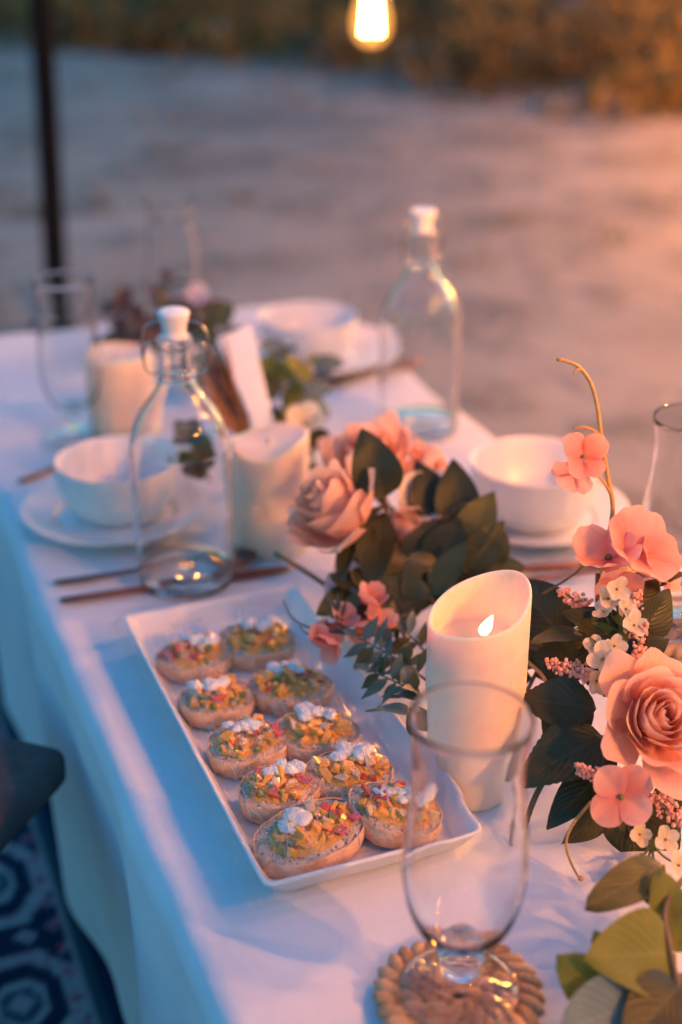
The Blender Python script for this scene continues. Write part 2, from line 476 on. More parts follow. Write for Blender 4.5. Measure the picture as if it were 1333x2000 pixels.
# wicker
m = mt['wicker'] = M('wicker', (0.40, 0.20, 0.08), 0.55)
oi = N(m, 'ShaderNodeObjectInfo')
wc = mixc(m, noise_fac(m, 220, stretch=(1, 5, 5)), (0.22, 0.10, 0.04), (0.50, 0.27, 0.12))
setcol(m, mixc(m, oi.outputs['Random'], wc, mixc(m, 0.75, wc, (0.68, 0.44, 0.24))))
bump(m, noise_fac(m, 300, 3, stretch=(1, 6, 6)), 0.5, 0.002)
# ground, rug, stool
m = mt['sand'] = M('sand', (0.3, 0.27, 0.22), 0.95, spec=0.1)
a1 = noise_fac(m, 0.9, 8, 0.65, stretch=(1, 1.5, 1), lo=0.3, hi=0.7)
c1 = mixc(m, a1, (0.27, 0.222, 0.16), (0.58, 0.485, 0.355))
a2 = noise_fac(m, 2.6, 6, 0.7, lo=0.50, hi=0.64)
c2 = mixc(m, a2, c1, (0.22, 0.19, 0.14))
a3 = noise_fac(m, 160, 3, lo=0.3, hi=0.7)
setcol(m, mixc(m, 0.25, c2, mixc(m, a3, (0.15, 0.13, 0.11), (0.46, 0.42, 0.37))))
ad3 = N(m, 'ShaderNodeMath'); ad3.operation = 'ADD'; LK(m, a1, ad3.inputs[0]); LK(m, a2, ad3.inputs[1])
bump(m, ad3.outputs[0], 0.6, 0.03)
m = mt['rug'] = M('rug', (0.02, 0.04, 0.08), 0.95, spec=0.05)
at_ = N(m, 'ShaderNodeAttribute'); at_.attribute_name = 'weave'
nf = noise_fac(m, 500, 3)
setcol(m, mixc(m, 0.3, at_.outputs['Color'], mixc(m, nf, (0.3, 0.3, 0.3), (1.6, 1.6, 1.6)), 'MULTIPLY'))
bump(m, nf, 0.8, 0.003)
m = mt['charcoal'] = M('charcoal_fabric', (0.09, 0.082, 0.08), 0.9, spec=0.15)
vary(m, (0.075, 0.068, 0.066), (0.12, 0.11, 0.105), 30, detail=6); bump(m, noise_fac(m, 700, 2), 0.5, 0.001)
m = mt['wood'] = M('dark_wood', (0.10, 0.055, 0.03), 0.55); vary(m, (0.07, 0.038, 0.02), (0.14, 0.08, 0.045), 20, stretch=(1, 8, 1))
m = mt['card'] = M('white_card', (0.78, 0.76, 0.73), 0.7); vary(m, (0.75, 0.73, 0.70), (0.80, 0.785, 0.76), 60)
m = mt['scrub'] = M('scrub_leaf', (0.05, 0.05, 0.03), 0.7, spec=0.15); vary(m, (0.06, 0.045, 0.016), (0.30, 0.185, 0.045), 2.5, detail=3)
m = mt['grassm'] = M('dry_grass', (0.15, 0.14, 0.08), 0.8); vary(m, (0.10, 0.105, 0.06), (0.22, 0.2, 0.12), 3)
m = mt['stone'] = M('stone', (0.34, 0.31, 0.28), 0.85); vary(m, (0.16, 0.14, 0.12), (0.30, 0.27, 0.23), 8, detail=6); bump(m, noise_fac(m, 14, 6), 0.6, 0.03)

# ================================================================== SETTING
def ground():
    xs = np.concatenate([np.linspace(-150, -8, 24), np.linspace(-7.5, 14, 110), np.linspace(15, 150, 24)])
    ys = np.concatenate([np.linspace(-60, -2, 12), np.linspace(-1.8, 16, 90), np.linspace(17, 400, 30)])
    V, F = [], []
    for y in ys:
        for x in xs:
            d = math.hypot(x - 0.4, y - 1.0)
            k = min(1, max(0, (d - 2.2) / 2.5))
            z = k * (0.05 * mnoise.noise(Vector((x * .5, y * .5, 0))) + 0.025 * mnoise.noise(Vector((x * 1.7, y * 1.7, 3))))
            V.append((x, y, z))
    n = len(xs)
    for j in range(len(ys) - 1):
        for i in range(n - 1):
            F.append((j * n + i, j * n + i + 1, (j + 1) * n + i + 1, (j + 1) * n + i))
    o = mk('ground', V, F, mt['sand']); o['kind'] = 'structure'
ground()

def undergrowth():
    rnd = random.Random(3)
    # the edge of the scrub crosses the picture from the far left towards the near right
    line = [(-4.5, 8.7), (-1.5, 8.5), (0.6, 8.2), (1.7, 7.9), (2.5, 7.2), (2.85, 6.4), (3.1, 5.6), (3.3, 5.0), (3.75, 4.7), (5.0, 4.4), (6.5, 3.9)]
    L = smoothline([(x, y, 0) for x, y in line], 10)
    V, F = [], []
    for k in range(430):
        p = L[rnd.randrange(len(L))]
        j = rnd.random() ** 0.8 * 5.0
        nx = Vector((0.55, 0.83, 0))
        c = p + nx * j + Vector((rnd.uniform(-.5, .5), rnd.uniform(-.3, .3), 0))
        rad = rnd.uniform(.16, .42) * (1 + j * 0.14); h = rad * rnd.uniform(.7, 1.3)
        if rnd.random() < 0.14: continue
        for q in range(75):
            d = Vector((rnd.gauss(0, 1), rnd.gauss(0, 1), abs(rnd.gauss(0, 1)))).normalized() * (rnd.random() ** .4)
            a = c + Vector((d.x * rad, d.y * rad, d.z * h))
            u = Vector((rnd.gauss(0, 1), rnd.gauss(0, 1), rnd.gauss(0, 1))).normalized() * rnd.uniform(.04, .10)
            v = u.orthogonal().normalized() * rnd.uniform(.02, .05)
            n = len(V)
            V += [a, a + u * .5 + v, a + u, a + u * .5 - v]; F.append((n, n + 1, n + 2, n + 3))
    o = mk('undergrowth', V, F, mt['scrub'], smooth=False)
    tag(o, 'dark blurred scrub along the far edge of the sand', 'undergrowth', kind='stuff')
    # sparse dry tufts on the sand
    V, F = [], []
    for k in range(230):
        x, y = rnd.uniform(-1.5, 5.5), rnd.uniform(3.0, 8.5)
        s = rnd.uniform(.5, 1.3)
        for q in range(16):
            a = Vector((x + rnd.gauss(0, .07) * s, y + rnd.gauss(0, .05) * s, 0.0))
            t = a + Vector((rnd.gauss(0, .04), rnd.gauss(0, .04), rnd.uniform(.02, .06) * s))
            b = Vector((.006, .002, 0))
            n = len(V); V += [a - b, a + b, t]; F.append((n, n + 1, n + 2))
    o = mk('grass', V, F, mt['grassm'], smooth=False)
    tag(o, 'sparse dry grass tufts scattered over the sand', 'grass', kind='stuff')
undergrowth()

def stone(p, s, seed, label):
    V, F = blob((p[0], p[1], s[2] * .55), s, 3, .5, 1.3, seed)
    tag(mk('stone', V, F, mt['stone']), label, 'stone', 'pale stones at the edge of the scrub')
stone((3.02, 5.25), (.07, .08, .05), 2, 'pale stone at the scrub edge, nearest of the three on the right')
stone((4.3, 7.4), (.24, .2, .16), 5, 'pale stone set back among the amber scrub at upper right')
stone((3.05, 7.35), (.15, .13, .11), 8, 'pale stone at the scrub edge just beside the glowing bulb')

# tablecloth and table
TX0, TX1, TY0, TY1 = 0.171, 0.732, 0.10, 1.96
def cloth_axis(lo, hi, drop, n):
    a = [(-drop) * (1 - i / 22) for i in range(22)]
    b = list(np.linspace(0, hi - lo, n))
    c = [hi - lo + drop * (i + 1) / 22 for i in range(22)]
    return [lo + v for v in a + b + c]
def tablecloth():
    drop = 0.372
    xs = cloth_axis(TX0, TX1, drop, 60); ys = cloth_axis(TY0, TY1, drop, 150)
    V, F = [], []
    rr = 0.010
    def fold(o):           # overshoot -> (outward, down) round a soft edge
        q = rr * math.pi / 2
        if o < q: a = o / rr; return rr * math.sin(a) - 0.0, rr * (1 - math.cos(a))
        return rr, rr + (o - q)
    for y in ys:
        for x in xs:
            ox = max(TX0 - x, x - TX1, 0.0); oy = max(TY0 - y, y - TY1, 0.0)
            sx = -1 if x < TX0 else 1; sy = -1 if y < TY0 else 1
            bx, by = min(max(x, TX0), TX1), min(max(y, TY0), TY1)
            z = 0.0; px, py = bx, by
            if ox > 0 or oy > 0:
                if ox > 0 and oy > 0:
                    o = math.hypot(ox, oy); ang = math.atan2(oy, ox)
                    o = min(o, drop); out, dn = fold(o)
                    fl = (dn / drop) * 0.05 * (1 + .5 * math.sin(ang * 6))
                    px += sx * (out + fl) * math.cos(ang); py += sy * (out + fl) * math.sin(ang)
                elif ox > 0:
                    out, dn = fold(ox); g = min(1, dn / drop)
                    f = 0.010 * math.sin(by * 17 + 0.8) + 0.007 * math.sin(by * 31 + 2.0) + 0.006 * mnoise.noise(Vector((by * 9, dn * 3, sx)))
                    px += sx * (out - .018 * g + g ** .7 * f)
                else:
                    out, dn = fold(oy); g = min(1, dn / drop)
                    f = 0.012 * math.sin(bx * 24 + 1.0) + 0.007 * mnoise.noise(Vector((bx * 12, dn * 3, sy)))
                    py += sy * (out + .004 * g + g ** .7 * f)
                z = -dn
            # soft undulation and ironed-in creases on the flat
            if z > -0.02:
                z += 0.0013 * mnoise.noise(Vector((x * 9, y * 6, 1))) + 0.0006 * mnoise.noise(Vector((x * 26, y * 22, 4)))
                for cx in (0.452,): z += 0.0016 * math.exp(-((x - cx) / .0045) ** 2)
                for cyy in (0.58, 1.05, 1.5): z += 0.0016 * math.exp(-((y - cyy) / .007) ** 2)
            V.append((px, py, TZ - 0.0015 + z))
    n = len(xs)
    for j in range(len(ys) - 1):
        for i in range(n - 1):
            F.append((j * n + i, j * n + i + 1, (j + 1) * n + i + 1, (j + 1) * n + i))
    o = mk('tablecloth', V, F, mt['cloth'])
    tag(o, 'white tablecloth hanging to the ground over the low table', 'tablecloth')
tablecloth()
tb = empty('low_table', ((TX0 + TX1) / 2, (TY0 + TY1) / 2, 0))
tag(tb, 'low picnic table wholly covered by the white cloth', 'table')
mk('table_top', *box(TX0 + .004, TX1 - .004, TY0 + .004, TY1 - .004, TZ - .035, TZ - .006), mt['wood'], tb, smooth=False)
for x in (TX0 + .06, TX1 - .06):
    for y in (TY0 + .08, TY1 - .08):
        mk('leg', *box(x - .022, x + .022, y - .022, y + .022, 0, TZ - .036), mt['wood'], tb, smooth=False)

# rug with its woven pattern
def rug():
    x0, x1, y0, y1, st = -0.9, 0.36, 0.25, 2.3, 0.0055
    nx, ny = int((x1 - x0) / st), int((y1 - y0) / st)
    X = np.linspace(x0, x1, nx + 1); Y = np.linspace(y0, y1, ny + 1)
    gx, gy = np.meshgrid(X, Y)
    gz = 0.006 + 0.001 * np.sin(gx * 40) * np.sin(gy * 33)
    V = np.stack([gx, gy, gz], -1).reshape(-1, 3)
    # top sheet + skirt
    idx = np.arange((nx + 1) * (ny + 1)).reshape(ny + 1, nx + 1)
    Q = np.stack([idx[:-1, :-1], idx[:-1, 1:], idx[1:, 1:], idx[1:, :-1]], -1).reshape(-1, 4)
    me = bpy.data.meshes.new('rug'); me.from_pydata(V.tolist(), [], Q.tolist())
    navy, teal, pale, pink, mag = [np.array(c) for c in ((0.014, 0.042, 0.09), (0.05, 0.13, 0.17), (0.46, 0.46, 0.48), (0.52, 0.28, 0.34), (0.45, 0.06, 0.15))]
    c = np.tile(navy, (gx.size, 1)).reshape(gx.shape + (3,))
    def put(mask, colr): c[mask] = colr
    ed = 0.157
    # hexagon medallions in two columns, along y
    P = 0.185
    for row, cx in enumerate((0.095, -0.105, -0.30, -0.50, -0.70)):
        u = gx - cx
        v = (gy - (1.065 + (P / 2 if row % 2 else 0)) + P / 2) % P - P / 2
        hx = np.maximum(np.abs(u) * .866 + np.abs(v) * .5, np.abs(v))
        hx2 = np.maximum(np.abs(v) * .55 + np.abs(u) * .7, np.abs(u) * 1.0)
        h = np.maximum(hx2, np.abs(v) * .82)
        put((h < .058) & (h > .043), pale)
        dots = (np.sin((u + v) * 330) * np.sin((u - v) * 330)) > .25
        put((h < .056) & (h > .045) & dots, pink)
        put((h < .026), pale); put(h < .018, teal); put(h < .008, pink)
        put((np.abs(u) + np.abs(v - .0) < .014) & (h < .02), pale)
        v2 = (gy - (1.065 + (P / 2 if row % 2 else 0))) % P - P / 2
        dm = np.abs(u - .022) + np.abs(v2)
        put(dm < .012, pale); put(dm < .007, pink)
        dm = np.abs(u + .03) + np.abs(v2)
        put(dm < .014, pale); put(dm < .008, mag)
    vb = (gy % .037) - .0185
    dm = np.abs(gx - .147) + np.abs(vb) * .8
    put(dm < .008, pink); put(dm < .0045, mag)
    put(gx > ed - .004, pale * 0.85)
    put(gx > ed + .004, teal * .8); put(gx > ed + .013, navy); put(gx > ed + .03, teal)
    put((gy < y0 + .05) | (gy > y1 - .05), teal); put(gx < x0 + .05, teal)
    ca = me.color_attributes.new('weave', 'FLOAT_COLOR', 'POINT')
    ca.data.foreach_set('color', np.concatenate([c.reshape(-1, 3), np.ones((gx.size, 1))], 1).astype(np.float32).ravel())
    o = link_mesh('rug', me, mt['rug'])
    tag(o, 'navy patterned rug with pale and pink hexagons beside the table', 'rug')
rug()

# low upholstered stool by the cloth
def stool():
    C0 = Vector((.157, 1.02, 0)); ax = R(65)
    e1 = Vector((-math.cos(R(42)), math.sin(R(42)), 0)); e2 = Vector((-math.sin(R(42)), -math.cos(R(42)), 0))
    s = empty('low_stool', C0 + e1 * .2 + e2 * .2); tag(s, 'charcoal upholstered low stool, one corner drawn up to the tablecloth', 'stool')
    def pl_(V): return [C0 + e1 * v[0] + e2 * v[1] + UP * v[2] for v in V]
    V, F = bevel_mesh(*box(0, .40, 0, .40, .276, .313), .0155, 4)
    mk('seat', pl_(V), [f[::-1] for f in F], mt['charcoal'], s)
    for x in (.16, .36):
        for y in (.16, .36):
            V, F = bevel_mesh(*box(x - .015, x + .015, y - .015, y + .015, 0.008, .283), .004, 1)
            mk('leg', pl_(V), [f[::-1] for f in F], mt['wood'], s)
stool()

# pole and festoon
PB = Vector((0.553, 3.16, 0))
pl = empty('tent_pole', PB); tag(pl, 'dark tent pole standing on the sand behind the table', 'pole')
PT = PB + (at(76, 0, 3.22) - PB) * 1.9
mk('shaft', *tube([PB, PB.lerp(PT, .5) + Vector((.004, 0, 0)), PT], .027, .026, 14), mt['pole'], pl)
mk('foot', *lathe([(0, 0), (.06, 0), (.058, .012), (.03, .02), (0.03, .05), (0, .05)], 24, PB), mt['pole'], pl)

BULBS = [(0.852, 2.03, 0.766), (0.92, 1.02, 0.87), (0.94, 0.77, 1.10), (0.97, 0.47, 1.06), (0.97, 0.20, 1.0), (0.92, -0.06, 1.0), (0.86, -0.32, 1.03), (2.9, 2.3, 0.82), (3.6, 3.45, 0.85), (4.2, 4.75, 0.92)]  # first bulb hangs in view; the rest are added, unseen, for warm light
ADDED_NEARPOLE = [(0.64, 2.92, 1.50), (0.73, 2.45, 1.22)]  # unseen bulbs added for streak highlights on the cling film
fest = empty('festoon_cable', PT); tag(fest, 'black festoon cable strung from the tent pole', 'cable')
cpts = [PT - UP * .05, (0.64, 2.92, 1.72), (0.73, 2.45, 1.42), (0.852, 2.03, 1.10), (0.92, 1.02, 1.10), (0.94, 0.77, 1.32), (0.97, 0.47, 1.30), (0.97, 0.20, 1.28), (0.92, -0.06, 1.28), (0.86, -0.32, 1.30), (2.9, 2.3, 1.15), (3.6, 3.45, 1.1), (4.2, 4.75, 1.25), (4.6, 5.0, 2.1)]
mk('cord', *tube(cpts, .004, .004, 6, 10), mt['black'], fest)
for i, b in enumerate(BULBS):
    mk('drop_cord', *tube([(b[0], b[1], b[2] + .135), (b[0], b[1], cpts[i + 3][2])], .003, .003, 6), mt['black'], fest)
pl2 = empty('tent_pole', (4.6, 5.05, 0)); tag(pl2, 'dark tent pole out on the right holding the festoon cable', 'pole')
mk('shaft', *tube([(4.6, 5.05, 0), (4.6, 5.05, 2.3)], .027, .026, 14), mt['pole'], pl2)
def bulb(p, label, power='mid'):
    b = empty('filament_bulb', p); tag(b, label, 'light bulb', 'festoon bulbs')
    prof = smooth2([(0.0, -.033), (.014, -.030), (.026, -.018), (.0305, 0.0), (.027, .022), (.019, .048), (.0145, .068), (.0135, .08)], 4)
    mk('envelope', *lathe(prof, 32, p), mt['amber'], b)
    for dx in (-.0085, .009):
        mk('filament', *tube([(p[0] + dx * rt[0], p[1] + dx * rt[1], p[2] - .014), (p[0] + dx * .6 * rt[0], p[1] + dx * .6 * rt[1], p[2] + .05)], .0070, .0055, 8, 3), mt['filament_' + power], b)
    mk('socket', *lathe([(0, .08), (.016, .08), (.018, .09), (.018, .125), (.01, .135), (0, .137)], 24, p), mt['black'], b)
for b, c_, lab in zip(ADDED_NEARPOLE, cpts[1:3], ('amber bulb high on the cable beside the dark pole', 'amber bulb high on the cable between the pole and the hanging one')):
    mk('drop_cord', *tube([(b[0], b[1], b[2] + .135), c_], .003, .003, 6), mt['black'], fest)
    bulb(b, lab, 'dim')
bulb(BULBS[0], 'glowing amber filament bulb hanging over the far end of the table', 'dim')
for i, p in enumerate(BULBS[1:]):
    bulb(p, ['amber bulb next along the cable, to the right of the table', 'amber bulb third along the cable, just off the right table edge', 'amber bulb fourth along the cable, off the right table edge', 'amber bulb fifth along the cable, right of the viewer', 'amber bulb sixth along the cable, right of the viewer', 'amber bulb seventh along the cable where it turns back', 'amber bulb eighth along the cable over the sand', 'amber bulb ninth along the cable over the sand', 'amber bulb last along the cable beside the far pole'][i], ('low', 'soft', 'soft', 'soft', 'mid', 'high', 'bright', 'bright', 'bright')[i])  # table bulbs light tray and flowers, the last three warm the sand; all added
# ================================================================== TABLEWARE
def bottle(p, label, rot=0.0, base_mat='solid_glass'):
    b = empty('swing_top_bottle', p); tag(b, label, 'bottle', 'clear swing top water bottles')
    out = [(.0455, .010), (.0462, .02), (.0462, .125), (.0455, .138), (.0415, .156), (.034, .170), (.025, .182), (.0178, .194), (.0150, .203), (.0146, .212), (.0146, .228), (.0158, .230), (.0160, .236), (.0148, .239)]
    inn = [(r - .0024, z) for r, z in out[1:]][::-1]
    prof = smooth2(out, 3) + smooth2(inn, 3); prof.append(prof[0])
    mk('glass_wall', *lathe(prof, 64, p), mt['solid_glass'], b)
    base = smooth2([(.0, .006), (.03, .003), (.040, 0.001), (.0450, .004), (.0455, .0098)], 3) + smooth2([(.0435, .0105), (.034, .013), (.016, .0175), (0, .019)], 3)
    mk('thick_base', *lathe(base, 56, p), mt[base_mat], b)
    mk('neck_collar', *ring(Vector(p) + Vector((0, 0, .201)), .0158, .0016), mt['solid_glass'], b)
    st = mk('stopper', *lathe(smooth2([(0, .2365), (.0098, .237), (.0102, .243), (.0115, .250), (.0138, .2575), (.0136, .2605), (.010, .2618), (0, .262)], 3), 32, p), mt['porcelain'], b)
    mk('gasket', *ring(Vector(p) + Vector((0, 0, .2375)), .0118, .0016), mt['porcelain'], st)
    d = Vector((math.cos(rot), math.sin(rot), 0)); e = Vector((-d.y, d.x, 0)); P = Vector(p)
    wires = [ring(P + Vector((0, 0, .206)), .0158, .0009, UP, 32, 6)]
    for s in (-1, 1):
        q = lambda o, z, f=0.0: P + d * (s * o) + e * f + Vector((0, 0, z))
        wires.append(tube([q(.0155, .206), q(.022, .2035), q(.027, .210), q(.0275, .222), q(.024, .232), q(.018, .2335)], .0011, .0011, 6, 5))
        wires.append(tube([q(.0275, .212), q(.029, .228), q(.0265, .244), q(.019, .2505), q(.011, .2515)], .0011, .0011, 6, 5))
    for k, wv in enumerate(wires):
        mk('wire_ring' if k == 0 else 'bail_wire', *wv, mt['wire'], b)
bp1 = onz(366, 1133); bottle((bp1.x, bp1.y, TZ), 'clear swing top bottle standing beside the head of the food tray', -YAW)
bp2 = onz(817, 842); bottle((bp2.x, bp2.y, TZ), 'blurred swing top bottle near the far right table edge', -YAW + .6, 'glass')

def goblet(p, label, z0=0.0):
    p = (p[0], p[1], TZ + z0)
    g = empty('hurricane_goblet', p); tag(g, label, 'glass', 'footed hurricane glasses')
    out = [(.011, .040), (.019, .0425), (.027, .051), (.0325, .066), (.0354, .085), (.0353, .103), (.0336, .122), (.0315, .142), (.0306, .156), (.0316, .172), (.0340, .190)]
    rim = [(.0338, .1908)]
    inn = [(.0331, .1896), (.0303, .171), (.0290, .156), (.0299, .142), (.0321, .122), (.0338, .103), (.0339, .086), (.0311, .068), (.0252, .0535), (.018, .0462), (.010, .0445), (0, .0442)]
    mk('bowl', *lathe([(0, .0405)] + smooth2(out, 4) + rim + smooth2(inn, 4), 80, p), mt['solid_glass'], g)
    stem = smooth2([(0.0, .0402), (.0085, .0398), (.0100, .0380), (.0088, .0350), (.0105, .0325), (.0138, .0285), (.0138, .0240), (.0110, .0195), (.0098, .0170), (.0110, .0150)], 3)
    mk('stem', *lathe((stem + [(.0092, .0140), (0, .0138)])[::-1], 56, p), mt['solid_glass'], g)
    foot = smooth2([(.0098, .0150), (.0135, .0115), (.024, .0068), (.0335, .0040)], 3) + [(.0356, .0028), (.0356, .0010), (.0335, .0005)] + smooth2([(.0325, .0022), (.023, .0048), (.012, .0085), (0, .0105)], 3)
    foot = [(0, .0136), (.0090, .0138)] + foot
    mk('foot', *lathe(foot[::-1], 56, p), mt['solid_glass'], g)
gp = onz(896, 1957); GP = (gp.x, gp.y)
goblet(GP, 'empty footed glass in the foreground on the woven coaster', 0.010)
q = onz(150, 862); goblet((q.x, q.y), 'empty footed glass at far left beside the pale candle', 0.002)
q = onz(1312, 1235); GR = (q.x, q.y); goblet(GR, 'footed glass at the right edge behind the tall pink blossom', 0.010)
q = onz(345, 655); goblet((q.x, q.y), 'blurred footed glass at the far end behind the dark flowers', 0.002)

def coaster(c, label):
    z = TZ + .0006
    o = empty('woven_coaster', (c[0], c[1], z)); tag(o, label, 'coaster', 'round woven coasters')
    mk('backing', *lathe([(0, 0), (.045, 0), (.046, .0022), (0, .003)], 40, (c[0], c[1], z)), mt['wood'], o)
    me = None
    rnd = random.Random(5)
    for k, (r, n, s) in enumerate(((.0085, 9, .75), (.0185, 16, .85), (.0295, 22, .98), (.0420, 27, 1.15))):
        for i in range(n):
            a = 2 * math.pi * (i + .5 * (k % 2)) / n
            if me is None:
                V, F = blob((0, 0, 0), (.0046, .0092, .0042), 2, .14, 1.5, 3)
                me = bpy.data.meshes.new('strand'); me.from_pydata([tuple(v) for v in V], [], F)
                me.polygons.foreach_set('use_smooth', [True] * len(me.polygons)); me.materials.append(mt['wicker'])
            t = bpy.data.objects.new('strand', me); col.objects.link(t); t.parent = o
            t.location = (r * math.cos(a), r * math.sin(a), .0048 + rnd.uniform(-.0004, .0006))
            t.rotation_euler = (rnd.uniform(-.2, .2), rnd.uniform(-.2, .2), a + .95 + rnd.uniform(-.12, .12))
            t.scale = (s, s * 1.05, s)
coaster(GP, 'round woven coaster under the foreground glass')
coaster(GR, 'round woven coaster under the glass at the right edge')

def lathe_thing(name, prof, p, mat, label, cat, group, parts=()):
    o = empty(name, p); tag(o, label, cat, group)
    for pn, pr in prof: mk(pn, *lathe(smooth2(pr, 4), 72, p), mat, o)
    return o
def plate(p, r, label):
    P = [(0, .002), (r * .55, .002), (r * .62, .0), (r * .66, .004), (r * .85, .010), (r * .985, .0165), (r, .018), (r * .985, .0195), (r * .84, .0135), (r * .66, .0085), (r * .6, .0068), (0, .0065)]
    o = mk('plate', *lathe(smooth2(P, 3), 80, p), mt['stoneware']); tag(o, label, 'plate', 'pale plates at the place settings')
def bowl(p, r, h, label):
    P = [(0, .004), (r * .55, .004), (r * .60, 0), (r * .66, .001), (r * .80, .010), (r * .92, h * .40), (r * .975, h * .68), (r, h - .001), (r * .985, h), (r * .965, h - .002), (r * .935, h * .70), (r * .88, h * .43), (r * .74, .0125), (r * .5, .0085), (0, .008)]
    o = mk('bowl', *lathe(smooth2(P, 3), 80, p), mt['stoneware']); tag(o, label, 'bowl', 'pale bowls at the place settings')
q = onz(226, 1016); plate((q.x, q.y, TZ), .094, 'pale plate at the left place setting by the table edge')
bowl((q.x + .006, q.y + .004, TZ + .0075), .061, .058, 'pale empty bowl on the left plate behind the bottle')
q = onz(1046, 1018); plate((q.x, q.y, TZ), .093, 'pale plate at the right place setting under the bowl')
bowl((q.x - .006, q.y - .002, TZ + .0075), .0645, .061, 'pale empty bowl on the right plate behind the leaves')
q = onz(602, 700); plate((q.x, q.y, TZ), .118, 'large pale plate at the far place setting')
bowl((q.x, q.y, TZ + .0075), .066, .052, 'blurred pale bowl on the large far plate')

# cutlery -----------------------------------------------------------
def flat_bar(pts, widths, zs, th, name, root):
    L = [Vector(p) for p in pts]; V, F = [], []
    for i, p in enumerate(L):
        t = (L[min(i + 1, len(L) - 1)] - L[max(i - 1, 0)]).normalized(); s = Vector((-t.y, t.x, 0))
        w = widths[i] / 2
        V += [p + s * w * k + Vector((0, 0, zs[i] + dz * th)) for k, dz in ((-1, .2), (-.7, .8), (0, 1.0), (.7, .8), (1, .2), (.6, -.2), (-.6, -.2))]
    for i in range(len(L) - 1):
        for k in range(7):
            k2 = (k + 1) % 7
            F.append((i * 7 + k, i * 7 + k2, (i + 1) * 7 + k2, (i + 1) * 7 + k))
    F.append(tuple(range(7))[::-1]); F.append(tuple((len(L) - 1) * 7 + k for k in range(7)))
    return mk(name, V, F, mt['copper'], root)
def knife(a, b, label):
    a, b = Vector(a), Vector(b); o = empty('table_knife', a); tag(o, label, 'knife', 'copper cutlery')
    P = [a.lerp(b, k) for k in (0, .03, .1, .25, .42, .5)]
    flat_bar(P, [.004, .009, .0105, .0095, .008, .007], [.002] * 6, .004, 'handle', o)
    P = [a.lerp(b, k) for k in (.5, .54, .62, .75, .88, .96, 1)]
    flat_bar(P, [.007, .012, .0155, .0165, .016, .011, .003], [.002] * 7, .002, 'blade', o)
def spoon(a, b, label, fork=False):
    a, b = Vector(a), Vector(b); o = empty('table_fork' if fork else 'table_spoon', a); tag(o, label, 'fork' if fork else 'spoon', 'copper cutlery')
    P = [a.lerp(b, k) for k in (0, .03, .12, .35, .6, .74)]
    flat_bar(P, [.004, .009, .0105, .007, .005, .0055], [.002, .002, .002, .004, .008, .006], .003, 'handle', o)
    u = (b - a); Ln = u.length; u.normalize(); s = Vector((-u.y, u.x, 0))
    if not fork:
        V, F = [], []
        for i in range(9):
            k = i / 8; w = .019 * math.sin(math.pi * min(.98, max(.04, k * .92 + .04))) ** .75
            for j in range(7):
                t = j / 3 - 1
                V.append(a + u * Ln * (.73 + .27 * k) + s * w * t + Vector((0, 0, .006 + .002 * k - .006 * (1 - t * t) * math.sin(math.pi * k))))
        for i in range(8):
            for j in range(6): F.append((i * 7 + j, i * 7 + j + 1, i * 7 + j + 8, i * 7 + j + 7))
        ob = mk('spoon_bowl', V, F, mt['copper'], o)
        sm = ob.modifiers.new('thickness', 'SOLIDIFY'); sm.thickness = .0012
    else:
        flat_bar([a + u * Ln * k for k in (.72, .76, .80)], [.006, .016, .019], [.006, .004, .003], .002, 'fork_root', o)
        for t in (-1, -.33, .33, 1):
            flat_bar([a + u * Ln * k + s * .008 * t for k in (.79, .88, 1)], [.003, .003, .0018], [.003, .002, .006], .002, 'tine', o)
tz = lambda x, y: (lambda v: (v.x, v.y, TZ))(onz(x, y))
spoon(tz(106, 1144), tz(502, 1096), 'copper spoon behind the near bottle, its bowl by the candle')
knife(tz(118, 1180), tz(572, 1113), 'copper knife lying closest to the tray behind the near bottle')
spoon(tz(38, 945), tz(255, 868), 'dark spoon at far left beyond the left plate')
knife(tz(1000, 1118), tz(1290, 1098), 'copper knife in front of the right plate')
spoon(tz(985, 1140), tz(1300, 1125), 'copper fork behind the tall foreground candle, by the right plate', True)
knife(tz(622, 745), tz(800, 700), 'copper knife in front of the far plate')
spoon(tz(630, 762), tz(820, 712), 'copper fork in front of the far plate by the far bottle', True)

